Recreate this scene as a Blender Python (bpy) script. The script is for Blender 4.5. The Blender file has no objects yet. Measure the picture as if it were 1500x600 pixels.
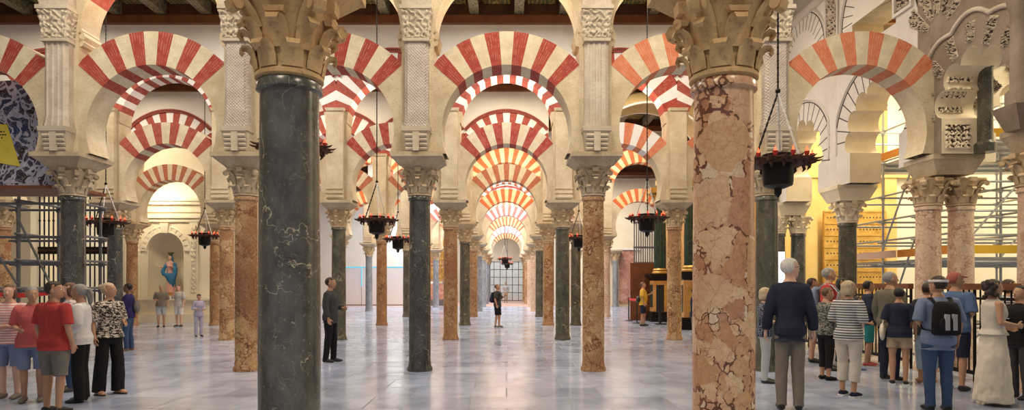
import bpy, bmesh, math, random
from mathutils import Vector, Matrix, noise
RN = random.Random(11)
F, VX, HY, HC = 937.0, 742.0, 415.0, 1.6       # focal length in pixels (1500 wide), vanishing point, eye height
def PX(px, Y): return (px - VX) * Y / F
def PZ(py, Y): return HC + (HY - py) * Y / F
rad = math.radians
SC = bpy.context.scene
COL = SC.collection

# ------------------------------------------------------------------ mesh builder
class MB:
    def __init__(s):
        s.v = []; s.f = []; s.m = []; s.uv = []
    def face(s, pts, m=0, uv=None):
        i = len(s.v); s.v += [tuple(p) for p in pts]
        s.f.append(tuple(range(i, i + len(pts)))); s.m.append(m); s.uv.append(uv)
    def box(s, x0, x1, y0, y1, z0, z1, m=0):
        i = len(s.v)
        s.v += [(x, y, z) for z in (z0, z1) for y in (y0, y1) for x in (x0, x1)]
        for q in ((0, 2, 3, 1), (4, 5, 7, 6), (0, 1, 5, 4), (2, 6, 7, 3), (0, 4, 6, 2), (1, 3, 7, 5)):
            s.f.append(tuple(i + k for k in q)); s.m.append(m); s.uv.append(None)
    def frus(s, b, t, z0, z1, m=0, cx=0, cy=0):     # square frustum, half sizes (x,y)
        i = len(s.v)
        for (hx, hy), z in ((b, z0), (t, z1)):
            s.v += [(cx - hx, cy - hy, z), (cx + hx, cy - hy, z), (cx + hx, cy + hy, z), (cx - hx, cy + hy, z)]
        for q in ((3, 2, 1, 0), (4, 5, 6, 7), (0, 1, 5, 4), (1, 2, 6, 5), (2, 3, 7, 6), (3, 0, 4, 7)):
            s.f.append(tuple(i + k for k in q)); s.m.append(m); s.uv.append(None)
    def loft(s, rings, m=0, cap=True):
        n = len(rings[0]); i = len(s.v)
        for r in rings: s.v += [tuple(p) for p in r]
        for a in range(len(rings) - 1):
            for k in range(n):
                k2 = (k + 1) % n
                s.f.append((i + a * n + k, i + a * n + k2, i + (a + 1) * n + k2, i + (a + 1) * n + k)); s.m.append(m); s.uv.append(None)
        if cap:
            s.f.append(tuple(i + k for k in range(n - 1, -1, -1))); s.m.append(m); s.uv.append(None)
            e = i + (len(rings) - 1) * n
            s.f.append(tuple(e + k for k in range(n))); s.m.append(m); s.uv.append(None)
    def lathe(s, prof, n=20, m=0, cx=0, cy=0, cap=True):
        s.loft([[(cx + r * math.cos(2 * math.pi * k / n), cy + r * math.sin(2 * math.pi * k / n), z) for k in range(n)] for r, z in prof], m, cap)
    def ell(s, rows, n=14, m=0):                    # rows: (cx,cy,z,rx,ry)
        s.loft([[(cx + rx * math.cos(2 * math.pi * k / n), cy + ry * math.sin(2 * math.pi * k / n), z) for k in range(n)] for cx, cy, z, rx, ry in rows], m)
    def tube(s, pts, r, n=8, m=0, cap=True, flat=None):
        pts = [Vector(p) for p in pts]; N = len(pts)
        rs = r if isinstance(r, (list, tuple)) else [r] * N
        rings = []; u = None
        for i, p in enumerate(pts):
            d = (pts[min(i + 1, N - 1)] - pts[max(i - 1, 0)])
            if d.length < 1e-9: d = Vector((0, 0, 1))
            d.normalize()
            if u is None:
                u = d.orthogonal() if flat is None else Vector(flat)
            u = (u - d * u.dot(d))
            if u.length < 1e-6: u = d.orthogonal()
            u.normalize(); w = d.cross(u)
            ru, rw = rs[i] if isinstance(rs[i], (list, tuple)) else (rs[i], rs[i])
            rings.append([p + u * ru * math.cos(2 * math.pi * k / n) + w * rw * math.sin(2 * math.pi * k / n) for k in range(n)])
        s.loft(rings, m, cap)
    def ball(s, c, r, n=10, m=0):
        rx, ry, rz = r if isinstance(r, (list, tuple)) else (r, r, r)
        k = max(4, n // 2)
        s.ell([(c[0], c[1], c[2] - rz * math.cos(math.pi * (i + .15) / (k + .3)), rx * math.sin(math.pi * (i + .15) / (k + .3)), ry * math.sin(math.pi * (i + .15) / (k + .3))) for i in range(k + 1)], n, m)
    def prism(s, poly, y0, y1, m=0):                # polygon in x,z extruded along y
        s.face([(x, y0, z) for x, z in poly], m)
        s.face([(x, y1, z) for x, z in reversed(poly)], m)
        for a in range(len(poly)):
            (x0, z0), (x1, z1) = poly[a], poly[(a + 1) % len(poly)]
            s.face([(x0, y0, z0), (x0, y1, z0), (x1, y1, z1), (x1, y0, z1)], m)
    def xform(s, M, start=0):
        s.v[start:] = [tuple(M @ Vector(p)) for p in s.v[start:]]
    def mesh(s, name, mats=(), smooth=None):
        me = bpy.data.meshes.new(name)
        me.from_pydata(s.v, [], s.f)
        for a in mats: me.materials.append(a)
        me.polygons.foreach_set('material_index', s.m)
        if any(u is not None for u in s.uv):
            L = me.uv_layers.new(name='UVMap'); d = L.data; k = 0
            for fc, u in zip(s.f, s.uv):
                for j in range(len(fc)):
                    if u is not None: d[k].uv = u[j]
                    k += 1
        bm = bmesh.new(); bm.from_mesh(me)
        bmesh.ops.remove_doubles(bm, verts=bm.verts, dist=1e-5)
        bmesh.ops.recalc_face_normals(bm, faces=bm.faces)
        bm.to_mesh(me); bm.free()
        if smooth is not None:
            me.shade_smooth()
            me.set_sharp_from_angle(angle=rad(smooth))
        me.update()
        return me
    def build(s, name, mats, parent=None, smooth=None, loc=(0, 0, 0), rotz=0):
        if not isinstance(mats, (list, tuple)): mats = [mats]
        return link(name, s.mesh(name, mats, smooth), parent, loc, rotz)

def link(name, me, parent=None, loc=(0, 0, 0), rotz=0):
    o = bpy.data.objects.new(name, me); COL.objects.link(o)
    o.location = loc; o.rotation_euler = (0, 0, rotz)
    if parent is not None: o.parent = parent
    return o
def tag(o, label, cat, group=None, kind='thing'):
    o['label'] = label; o['category'] = cat; o['kind'] = kind
    if group: o['group'] = group
    return o
def thing(name, label, cat, loc=(0, 0, 0), rotz=0, group=None):
    o = link(name, None, None, loc, rotz); o.empty_display_size = .2
    return tag(o, label, cat, group)
def struct(name, mb, mats, parent=None, smooth=None, loc=(0, 0, 0), rotz=0):
    o = mb.build(name, mats, parent, smooth, loc, rotz); o['kind'] = 'structure'
    return o

# ------------------------------------------------------------------ materials
class NT:
    def __init__(s, name, rough=.6, metal=0.0, spec=.5, col=(.8, .8, .8)):
        s.m = bpy.data.materials.new(name); s.m.use_nodes = True
        s.t = s.m.node_tree; s.b = s.t.nodes['Principled BSDF']
        s.b.inputs['Roughness'].default_value = rough; s.b.inputs['Metallic'].default_value = metal
        s.b.inputs['Specular IOR Level'].default_value = spec
        s.b.inputs['Base Color'].default_value = (*col, 1)
    def n(s, typ, ins=None, **kw):
        nd = s.t.nodes.new(typ)
        for k, v in kw.items(): setattr(nd, k, v)
        for k, v in (ins or {}).items():
            if isinstance(v, bpy.types.NodeSocket): s.t.links.new(v, nd.inputs[k])
            else: nd.inputs[k].default_value = v
        return nd
    def coord(s, rnd=True, which='Object'):
        c = s.n('ShaderNodeTexCoord').outputs[which]
        if not rnd: return c
        r = s.n('ShaderNodeObjectInfo').outputs['Random']
        mu = s.n('ShaderNodeMath', {0: r, 1: 53.0}, operation='MULTIPLY')
        return s.n('ShaderNodeVectorMath', {0: c, 1: mu.outputs[0]}, operation='ADD').outputs[0]
    def scl(s, vec, v): return s.n('ShaderNodeVectorMath', {0: vec, 1: v}, operation='MULTIPLY').outputs[0]
    def noise(s, vec, scale, detail=4, rough=.55, dist=0):
        return s.n('ShaderNodeTexNoise', {'Vector': vec, 'Scale': scale, 'Detail': detail, 'Roughness': rough, 'Distortion': dist})
    def ramp(s, fac, stops, mode='LINEAR'):
        r = s.n('ShaderNodeValToRGB', {0: fac}); cr = r.color_ramp; cr.interpolation = mode
        while len(cr.elements) < len(stops): cr.elements.new(.5)
        for e, (p, c) in zip(cr.elements, stops):
            e.position = p; e.color = (*c, 1) if len(c) == 3 else c
        return r.outputs[0]
    def mix(s, fac, a, b, mode='MIX'):
        nd = s.n('ShaderNodeMix', data_type='RGBA', blend_type=mode)
        for k, v in ((0, fac), (6, a), (7, b)):
            if isinstance(v, bpy.types.NodeSocket): s.t.links.new(v, nd.inputs[k])
            elif isinstance(v, (tuple, list)): nd.inputs[k].default_value = (*v, 1)
            else: nd.inputs[k].default_value = v
        return nd.outputs[2]
    def math(s, op, a, b=0.0): return s.n('ShaderNodeMath', {0: a, 1: b}, operation=op).outputs[0]
    def base(s, c): s.t.links.new(c, s.b.inputs['Base Color']); return s
    def rough(s, c): s.t.links.new(c, s.b.inputs['Roughness']); return s
    def bump(s, h, strength=.3, dist=.02):
        b = s.n('ShaderNodeBump', {'Height': h, 'Strength': strength, 'Distance': dist})
        s.t.links.new(b.outputs[0], s.b.inputs['Normal']); return s
def flat(name, col, rough=.6, metal=0.0, spec=.5): return NT(name, rough, metal, spec, col).m
def mottled(name, c1, c2, scale=3, rough=.7, bump=.25, fine=40, c3=None, spec=.3, rnd=True, metal=0.0):
    k = NT(name, rough, metal, spec); v = k.coord(rnd)
    a = k.noise(v, scale, 6, .6).outputs[0]
    c = k.ramp(a, [(.33, c1), (.66, c2)])
    f = k.noise(v, fine, 3).outputs[0]
    if c3: c = k.mix(k.ramp(f, [(.55, (0, 0, 0)), (.75, (.8, .8, .8))]), c, c3)
    k.base(c)
    if bump: k.bump(f, bump, .02)
    return k.m
def emit(name, col, strength):
    k = NT(name, .5, col=(0, 0, 0)); k.b.inputs['Emission Color'].default_value = (*col, 1); k.b.inputs['Emission Strength'].default_value = strength
    return k.m
def breccia(name, stops, crack, scale=5, rough=.22, patch=None, dens=.05, big=.42):
    k = NT(name, rough, 0, .45); v = k.coord()
    def cen(n): return k.n('ShaderNodeVectorMath', {0: n, 1: (.5, .5, .5)}, operation='SUBTRACT').outputs[0]
    dv = k.n('ShaderNodeVectorMath', {0: v, 1: k.scl(cen(k.noise(v, 3.0, 4).outputs['Color']), (.22, .22, .22))}, operation='ADD').outputs[0]
    dv = k.n('ShaderNodeVectorMath', {0: dv, 1: k.scl(cen(k.noise(v, 17, 3).outputs['Color']), (.045, .045, .045))}, operation='ADD').outputs[0]
    fine = k.noise(v, 26, 6, .65).outputs[0]; broad = k.noise(v, 2.1, 4).outputs[0]
    def layer(sc, w0, w1):
        c = k.n('ShaderNodeSeparateColor', {0: k.n('ShaderNodeTexVoronoi', {'Vector': dv, 'Scale': sc}).outputs['Color']})
        e = k.n('ShaderNodeTexVoronoi', {'Vector': dv, 'Scale': sc}, feature='DISTANCE_TO_EDGE').outputs['Distance']
        w = k.n('ShaderNodeMapRange', {0: broad, 1: .38, 2: .66, 3: w0, 4: w1}).outputs[0]
        return k.ramp(c.outputs[0], stops), k.math('GREATER_THAN', e, w), c.outputs[1]
    cs, ms, rs = layer(scale * 3.1, .03, dens * 2.6)
    cm, mm, rm = layer(scale * 1.7, .02, dens * 1.6)
    cb, mb_, rb = layer(scale * .8, .012, dens * .8)
    matrix = k.mix(k.noise(v, 9, 4).outputs[0], tuple(x * .45 for x in crack), tuple(min(1, x * 2.1) for x in crack))
    col = k.mix(ms, matrix, cs)
    col = k.mix(k.math('MULTIPLY', mm, k.math('GREATER_THAN', rm, .5)), col, cm)
    col = k.mix(k.math('MULTIPLY', mb_, k.math('GREATER_THAN', rb, 1 - big)), col, cb)
    hair = k.n('ShaderNodeTexVoronoi', {'Vector': dv, 'Scale': scale * 2.2}, feature='DISTANCE_TO_EDGE').outputs['Distance']
    col = k.mix(k.math('MULTIPLY', k.math('LESS_THAN', hair, .012), .5), col, crack)
    col = k.mix(.6, col, k.ramp(fine, [(.3, (.32, .32, .32)), (.7, (.70, .70, .70))]), 'OVERLAY')
    if patch:
        col = k.mix(k.ramp(k.noise(v, 1.1, 3).outputs[0], [(.48, (0, 0, 0)), (.66, (.7, .7, .7))]), col, patch, 'MIX')
    k.base(col)
    k.rough(k.n('ShaderNodeMapRange', {0: fine, 3: rough * .7, 4: rough * 1.7}).outputs[0])
    k.bump(fine, .06, .01)
    return k.m
def darkmarble(name, c1, c2, vein, rough=.16):
    k = NT(name, rough, 0, .6); v = k.coord()
    a = k.noise(k.scl(v, (1, 1, .55)), 4.5, 9, .72, .5).outputs[0]
    col = k.ramp(a, [(.32, c1), (.68, c2)])
    nz = k.n('ShaderNodeVectorMath', {0: k.noise(v, 2.2, 6).outputs['Color'], 1: (.5, .5, .5)}, operation='SUBTRACT').outputs[0]
    dv = k.n('ShaderNodeVectorMath', {0: v, 1: k.scl(nz, (.7, .7, .7))}, operation='ADD').outputs[0]
    dv = k.n('ShaderNodeVectorMath', {0: dv, 1: (1, 1, .55)}, operation='MULTIPLY').outputs[0]
    e = k.n('ShaderNodeTexVoronoi', {'Vector': dv, 'Scale': 2.3}, feature='DISTANCE_TO_EDGE').outputs['Distance']
    w = k.ramp(k.noise(v, 2.7, 2).outputs[0], [(.52, (0, 0, 0)), (.75, (.014, .014, .014))])
    ln = k.math('LESS_THAN', e, w)
    e2 = k.n('ShaderNodeTexVoronoi', {'Vector': dv, 'Scale': 7.5}, feature='DISTANCE_TO_EDGE').outputs['Distance']
    w2 = k.ramp(k.noise(v, 4.1, 2).outputs[0], [(.5, (0, 0, 0)), (.75, (.02, .02, .02))])
    ln2 = k.math('LESS_THAN', e2, w2)
    col = k.mix(k.math('MULTIPLY', ln2, .35), col, vein)
    col = k.mix(k.math('MULTIPLY', ln, .7), col, vein)
    sp = k.ramp(k.noise(v, 30, 4).outputs[0], [(.62, (0, 0, 0)), (.75, (.35, .35, .35))])
    col = k.mix(sp, col, vein)
    k.base(col); k.rough(k.n('ShaderNodeMapRange', {0: a, 3: rough * .7, 4: rough * 1.8}).outputs[0])
    return k.m
def brickm(name, c1, c2, mort, rows=26.0, rough=.8):
    # ring bricks laid radially: thin mortar lines along the ring, from the UVs (u along the ring in metres, v across)
    k = NT(name, rough, 0, .25); uv = k.coord(False, 'UV')
    v = k.coord()
    wob = k.math('MULTIPLY', k.noise(v, 5, 2).outputs[0], .03)
    sp = k.n('ShaderNodeSeparateXYZ', {0: uv})
    u = k.math('ADD', sp.outputs[0], wob)
    fr = k.math('FRACT', k.math('MULTIPLY', u, rows))
    line = k.math('LESS_THAN', fr, .16)
    gap = k.math('GREATER_THAN', k.noise(v, 9, 3).outputs[0], .50)
    line = k.math('MULTIPLY', line, gap)
    col = k.ramp(k.noise(v, 7, 5).outputs[0], [(.3, c1), (.7, c2)])
    col = k.mix(k.math('MULTIPLY', line, .55), col, mort)
    k.base(col); k.bump(k.math('ADD', k.math('MULTIPLY', line, -1.0), k.noise(v, 45, 3).outputs[0]), .35, .015)
    return k.m
M = {}
CRM1, CRM2 = (.66, .55, .38), (.78, .69, .52)
M['stone'] = mottled('cream_limestone', (.52, .41, .26), (.70, .60, .43), 2.2, .8, .35, 34, (.42, .31, .19))
M['vous'] = mottled('pale_voussoir_stone', (.60, .50, .34), (.76, .67, .50), 4, .8, .35, 38, (.52, .41, .27))
M['dull'] = mottled('weathered_brown_stone', (.30, .22, .14), (.46, .36, .25), 3, .85, .4, 26, (.20, .14, .09))
M['amberst'] = mottled('golden_brown_capital_stone', (.50, .30, .13), (.64, .43, .21), 3.0, .7, .35, 26, (.34, .20, .09))
M['ochre'] = mottled('ochre_vault_stone', (.42, .31, .14), (.52, .40, .20), 2.0, .8, .3, 20)
M['tan'] = mottled('tan_capital_stone', (.48, .34, .19), (.64, .49, .31), 3.5, .75, .35, 30, (.33, .21, .11))
M['grey'] = mottled('brownish_impost_stone', (.40, .31, .20), (.56, .46, .32), 3, .8, .4, 24, (.27, .20, .13))
M['plaster'] = mottled('white_lime_plaster', (.74, .70, .62), (.82, .79, .73), .8, .9, .12, 20)
M['goldwall'] = mottled('golden_chamber_plaster', (.66, .46, .16), (.76, .58, .26), 1.2, .8, .15, 20)
M['creamwall'] = mottled('cream_wall_plaster', (.74, .64, .47), (.82, .74, .58), .9, .85, .12, 20)
M['greywhite'] = mottled('greyish_white_stucco', (.60, .56, .50), (.72, .69, .64), 1.2, .85, .15, 22)
M['pilaster'] = mottled('pale_pilaster_marble', (.46, .38, .30), (.64, .57, .48), 3, .7, .3, 30, (.38, .30, .22))
M['jamb'] = mottled('carved_ivory_stucco', (.74, .62, .44), (.84, .74, .56), 3, .8, .2, 30)
M['soil_shade'] = flat('carved_recess_shade_dirt', (.075, .055, .042), .95)  # recess shade and dirt of the carving, both put into the colour
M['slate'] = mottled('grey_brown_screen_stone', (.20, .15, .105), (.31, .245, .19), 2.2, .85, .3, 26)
def diaper():
    k = NT('diaper_carved_marble', .7, 0, .3); v = k.coord(False)
    r = k.n('ShaderNodeMapping', {0: v, 2: (0, rad(45), 0)}).outputs[0]
    c = k.n('ShaderNodeTexVoronoi', {'Vector': r, 'Scale': 26.0, 'Randomness': .15}, feature='F1').outputs['Distance']
    col = k.ramp(k.noise(v, 3, 5).outputs[0], [(.3, (.46, .39, .33)), (.7, (.63, .57, .50))])
    k.base(col); k.bump(c, .9, .03); return k.m
M['diaper'] = diaper()
def relief():
    k = NT('deep_cut_foliage_carving', .8, 0, .25); v = k.coord(False)
    c = k.ramp(k.noise(v, 4, 4).outputs[0], [(.3, (.46, .38, .28)), (.7, (.64, .56, .44))])
    k.base(c); k.bump(k.noise(v, 60, 2).outputs[0], .3, .01); return k.m
M['relief'] = relief()
M['red'] = brickm('crimson_brick', (.31, .045, .033), (.43, .085, .058), (.62, .40, .30))
M['redd'] = brickm('dark_red_brick', (.30, .06, .045), (.42, .10, .07), (.55, .33, .25))
M['orange'] = brickm('salmon_brick', (.60, .17, .08), (.70, .27, .15), (.78, .52, .38))
M['vivid'] = brickm('orange_red_brick', (.60, .12, .03), (.68, .18, .06), (.75, .45, .25))
M['brown'] = brickm('brown_red_brick', (.40, .12, .06), (.48, .18, .10), (.55, .35, .24))
M['pink'] = brickm('pink_painted_brick', (.62, .20, .18), (.70, .30, .27), (.80, .60, .58))
M['white'] = mottled('white_painted_voussoir', (.78, .76, .74), (.86, .84, .82), 3, .8, .2, 30)
M['yellow'] = mottled('yellow_voussoir_stone', (.76, .54, .26), (.84, .66, .38), 3, .8, .2, 30)
M['dark_m'] = darkmarble('dark_grey_marble', (.030, .028, .024), (.150, .143, .128), (.55, .48, .34), .18)
M['dark_n'] = darkmarble('charcoal_grey_marble', (.018, .019, .022), (.085, .085, .082), (.50, .45, .34), .16)
M['green_m'] = darkmarble('greenish_grey_marble', (.030, .029, .022), (.125, .115, .082), (.45, .38, .22), .2)
M['grey_m'] = darkmarble('blue_grey_marble', (.12, .13, .15), (.30, .32, .35), (.65, .62, .58), .25)
M['serp'] = darkmarble('dark_green_serpentine', (.010, .028, .020), (.035, .075, .055), (.20, .28, .22), .12)
M['brec_p'] = breccia('pink_breccia_marble', [(.15, (.62, .36, .19)), (.35, (.52, .24, .12)), (.5, (.80, .62, .43)), (.65, (.46, .19, .10)), (.85, (.72, .47, .28))], (.12, .045, .026), 4.4, .2, (.55, .24, .13), .05, .5)
M['brec_g'] = breccia('golden_breccia_marble', [(.0, (.44, .27, .13)), (.3, (.35, .19, .085)), (.6, (.52, .35, .19)), (.85, (.30, .14, .06)), (1, (.44, .28, .14))], (.11, .045, .02), 5, .22, (.22, .09, .042), .05, .3)
M['brec_b'] = breccia('brown_breccia_marble', [(.0, (.38, .22, .10)), (.35, (.31, .16, .07)), (.65, (.44, .28, .14)), (1, (.26, .11, .05))], (.10, .042, .02), 6, .25, (.25, .10, .045), .05, .25)
M['brec_l'] = breccia('pale_rose_breccia_marble', [(.0, (.60, .45, .33)), (.4, (.54, .37, .26)), (.7, (.66, .51, .38)), (1, (.48, .29, .20))], (.30, .17, .11), 5, .25, None, .04, .4)
M['wood'] = mottled('dark_ceiling_wood', (.045, .018, .009), (.10, .040, .018), 2, .5, .2, 14)
M['wood2'] = mottled('reddish_brown_wood', (.14, .045, .018), (.22, .08, .03), 2.5, .45, .2, 14)
def painted():
    k = NT('painted_ceiling_panel', .55); v = k.coord(False)
    vo = k.n('ShaderNodeTexVoronoi', {'Vector': v, 'Scale': 9.0, 'Randomness': .25}, feature='DISTANCE_TO_EDGE').outputs['Distance']
    c = k.ramp(vo, [(.0, (.62, .42, .10)), (.10, (.62, .42, .10)), (.12, (.04, .10, .05)), (.30, (.04, .10, .05)), (.32, (.42, .06, .03)), (.45, (.62, .44, .12))], 'CONSTANT')
    c = k.mix(k.ramp(k.noise(v, 6, 3).outputs[0], [(.4, (0, 0, 0)), (.6, (.6, .6, .6))]), c, (.05, .03, .02))
    k.base(c); return k.m
M['painted'] = painted()
def beam_m():
    k = NT('painted_ceiling_beam', .55); v = k.coord(False)
    n = k.noise(v, 16, 3, .6).outputs[0]
    c = k.ramp(n, [(.35, (.06, .06, .05)), (.5, (.13, .12, .09)), (.58, (.36, .29, .12)), (.66, (.11, .11, .09))])
    k.base(c); return k.m
M['beam'] = beam_m()
def floor_m():
    k = NT('polished_grey_marble_floor', .18, 0, .5); v = k.coord(False)
    br = k.n('ShaderNodeTexBrick', {'Vector': v, 'Color1': (.0, .0, .0, 1), 'Color2': (1, 1, 1, 1), 'Mortar': (.5, .5, .5, 1), 'Scale': 1.0, 'Mortar Size': .011, 'Bias': 0.0, 'Brick Width': 1.35, 'Row Height': .82}, offset=.37)
    cloud = k.noise(k.scl(v, (1, .7, 1)), 1.6, 7, .6, .8).outputs[0]
    col = k.ramp(cloud, [(.30, (.22, .26, .37)), (.5, (.34, .39, .53)), (.70, (.44, .50, .65))])
    col = k.mix(.42, col, k.ramp(br.outputs['Color'], [(0, (.26, .27, .29)), (.5, (.5, .5, .5)), (1, (.70, .70, .72))]), 'OVERLAY')
    vein = k.noise(v, 4.5, 6, .6, 2.5).outputs[0]
    vl = k.ramp(vein, [(.494, (0, 0, 0)), (.5, (.16, .16, .16)), (.506, (0, 0, 0))])
    col = k.mix(vl, col, (.62, .60, .56))
    col = k.mix(k.math('MULTIPLY', br.outputs['Fac'], .75), col, (.10, .095, .09))
    k.base(col)
    r = k.n('ShaderNodeMapRange', {0: k.noise(v, 2.6, 5).outputs[0], 1: .3, 2: .7, 3: .09, 4: .22}).outputs[0]
    k.rough(k.math('ADD', r, k.math('MULTIPLY', br.outputs['Fac'], .4)))
    h = k.math('ADD', k.noise(v, .9, 3).outputs[0], k.math('MULTIPLY', br.outputs['Fac'], -.15))
    k.bump(h, .12, .04)
    return k.m
M['floor'] = floor_m()
M['terra'] = mottled('terracotta_floor', (.42, .24, .17), (.54, .34, .26), 2, .35, .1, 20)
M['iron'] = flat('black_wrought_iron', (.012, .010, .009), .45, .6)
M['rust'] = mottled('dark_rusty_iron', (.035, .014, .009), (.09, .035, .018), 12, .6, .2, 40)
M['silver'] = flat('white_metal_chain', (.80, .79, .76), .35, .2)
M['steel'] = flat('galvanised_steel_tube', (.50, .52, .54), .35, .7)
M['steeld'] = flat('weathered_scaffold_tube', (.16, .16, .17), .45, .6)
M['flame'] = emit('red_candle_flame', (1, .10, .035), 3.2)
M['cup'] = flat('red_glass_cup', (.50, .04, .02), .15)
M['toe'] = mottled('orange_toe_board', (.62, .22, .03), (.72, .30, .05), 3, .6, .1, 20)
M['toe_y'] = flat('yellow_toe_board', (.85, .52, .03), .5)
M['pinkb'] = flat('pale_pink_toe_board', (.75, .52, .42), .6)
M['black'] = flat('black_plastic', (.012, .012, .013), .5)
M['text'] = flat('black_print', (.02, .02, .02), .7)
M['gold'] = mottled('gilded_wood', (.50, .28, .06), (.72, .46, .14), 6, .35, .2, 30, metal=.4)
M['amber'] = mottled('amber_jasper_panel', (.52, .25, .07), (.66, .38, .14), 3, .3, .1, 20)
M['redmarb'] = breccia('red_marble_panel', [(0, (.50, .24, .17)), (.5, (.60, .36, .27)), (1, (.42, .17, .12))], (.30, .12, .09), 3, .3)
M['whitep'] = flat('white_display_board', (.76, .74, .76), .5)
M['cyan'] = emit('cyan_light_strip', (.15, .75, 1), .9)
M['screen'] = emit('lit_white_screen', (.85, .90, 1), 2.2)
M['joint'] = flat('dark_painted_joint', (.055, .045, .038), .9)
M['glow'] = emit('lit_phone_screen', (.35, .75, 1), 2.5)
M['paper'] = flat('white_paper', (.82, .82, .80), .7)
M['redtape'] = flat('red_barrier_tape', (.75, .04, .03), .5)
# ------------------------------------------------------------------ arcade pieces
BW, ZS, ZC, ZU = 3.2, 3.94, 4.37, 6.12       # bay width, springing, centre of the horseshoe, centre of the upper arch
TH = .56                                      # wall thickness of the arcade
def ring_strip(mb, cz, Ri, Ro, xclip, zs, segs, y0, y1, ztop=None, mwall=1, proud=0.0):
    """Strip of wedge blocks round an opening; segs = (angle0, angle1, material). Outer edge is the circle Ro cut off at +-xclip."""
    def inner(a): return (Ri * math.cos(a), cz + Ri * math.sin(a))
    def outer(a):
        c, s_ = math.cos(a), math.sin(a); r = Ro
        if abs(c) * r > xclip: r = xclip / abs(c)
        x, z = c * r, cz + s_ * r
        if z < zs: x, z = (xclip if c > 0 else -xclip), zs
        return (x, z)
    for a0, a1, m in segs:
        n = max(1, int(math.ceil((a1 - a0) / 4.5)))
        for k in range(n):
            A, B = rad(a0 + (a1 - a0) * k / n), rad(a0 + (a1 - a0) * (k + 1) / n)
            i0, i1, o0, o1 = inner(A), inner(B), outer(A), outer(B)
            Rm = Ri * 1.2
            uvf = [(A * Rm, 0), (A * Rm, Ro - Ri), (B * Rm, Ro - Ri), (B * Rm, 0)]
            pr = proud if m != 1 else 0.0
            f, b = y0 - pr, y1 + pr
            mb.face([(i0[0], f, i0[1]), (o0[0], f, o0[1]), (o1[0], f, o1[1]), (i1[0], f, i1[1])], m, uvf)
            mb.face([(i0[0], b, i0[1]), (i1[0], b, i1[1]), (o1[0], b, o1[1]), (o0[0], b, o0[1])], m, [uvf[0], uvf[3], uvf[2], uvf[1]])
            mb.face([(i0[0], f, i0[1]), (i1[0], f, i1[1]), (i1[0], b, i1[1]), (i0[0], b, i0[1])], m, [(A * Rm, 0), (B * Rm, 0), (B * Rm, b - f), (A * Rm, b - f)])
            if ztop is None:
                mb.face([(o0[0], f, o0[1]), (o0[0], b, o0[1]), (o1[0], b, o1[1]), (o1[0], f, o1[1])], m, [(A * Rm, 0), (A * Rm, b - f), (B * Rm, b - f), (B * Rm, 0)])
def voussoirs(a0, nred, mr, mw, frac=.5):
    """alternate red / stone wedges from a0 to 180-a0, red at both ends; material index mr and mw"""
    span = 180 - 2 * a0; unit = span / (nred * frac + (nred - 1) * (1 - frac)); out = []; a = a0
    for k in range(nred):
        out.append((a, a + unit * frac, mr)); a += unit * frac
        if k < nred - 1: out.append((a, a + unit * (1 - frac), mw)); a += unit * (1 - frac)
    return out
def lower_mesh(nred, Ri=1.17, Ro=1.77, a0=41.5, xclip=1.31):
    spr = MB(); spl = MB(); vs = MB()
    low = -math.degrees(math.asin((ZC - ZS) / Ri))
    ring_strip(spr, ZC, Ri, Ro, xclip, ZS, [(low, a0, 1)], -TH / 2, TH / 2); ring_strip(spl, ZC, Ri, Ro, xclip, ZS, [(180 - a0, 180 - low, 1)], -TH / 2, TH / 2)
    ring_strip(vs, ZC, Ri, Ro, xclip, ZS, [(a, b, m) for a, b, m in voussoirs(a0, nred, 0, 2)], -TH / 2, TH / 2, proud=.004)
    return spr, spl, vs
def upper_mesh(nred, Ri=1.29, Ro=1.98, a0=12):
    spr = MB(); spl = MB(); vs = MB(); mo = [MB(), MB()]; wl = MB()
    ring_strip(spr, ZU, Ri, Ro, 1.6, ZU, [(0, a0, 1)], -TH / 2, TH / 2); ring_strip(spl, ZU, Ri, Ro, 1.6, ZU, [(180 - a0, 180, 1)], -TH / 2, TH / 2)
    ring_strip(vs, ZU, Ri, Ro, 1.6, ZU, voussoirs(a0, nred, 0, 2), -TH / 2, TH / 2, proud=.004)
    am = math.degrees(math.acos(1.6 / Ro)); am2 = math.degrees(math.acos(1.6 / (Ro + .12)))
    N = 30
    for sy in (-1, 1):                                   # brick moulding with a dentil course
        y = sy * TH / 2
        for k in range(N):
            A, B = [rad(am2 + (180 - 2 * am2) * j / N) for j in (k, k + 1)]
            p = []
            for a, r in ((A, Ro), (A, Ro + .12), (B, Ro + .12), (B, Ro)):
                x, z = r * math.cos(a), ZU + r * math.sin(a)
                if abs(x) > 1.6: z = ZU + math.sqrt(max(r * r - 2.56, 0)) if r > 1.6 else z; x = math.copysign(1.6, x)
                p.append((x, z))
            mb_ = mo[0 if sy < 0 else 1]
            ya, yb = (y - .07, y + .002) if sy < 0 else (y - .002, y + .07)
            mb_.prism(p, ya, yb, 0)
        D = 60
        for k in range(D):
            a = rad(am2 + (180 - 2 * am2) * (k + .5) / D); r = Ro + .055
            x, z = r * math.cos(a), ZU + r * math.sin(a)
            if abs(x) < 1.57:
                mq = mo[0 if sy < 0 else 1]; i = len(mq.v); mq.box(-.012, .012, (y - .085) if sy < 0 else (y + .06), (y - .06) if sy < 0 else (y + .085), -.025, .025, 1)
                mq.xform(Matrix.Translation((x, 0, z)) @ Matrix.Rotation(-(a - math.pi / 2), 4, 'Y'), i)
    for k in range(N):                                   # plaster wall between the arch and the cornice
        xs = [-1.6 + 3.2 * j / N for j in (k, k + 1)]
        zz = [ZU + math.sqrt(max(Ro * Ro - x * x, .01)) for x in xs]
        for y in (-TH / 2, TH / 2):
            wl.face([(xs[0], y, zz[0]), (xs[1], y, zz[1]), (xs[1], y, 8.9), (xs[0], y, 8.9)], 0)
    return spr, spl, vs, mo, wl
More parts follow.
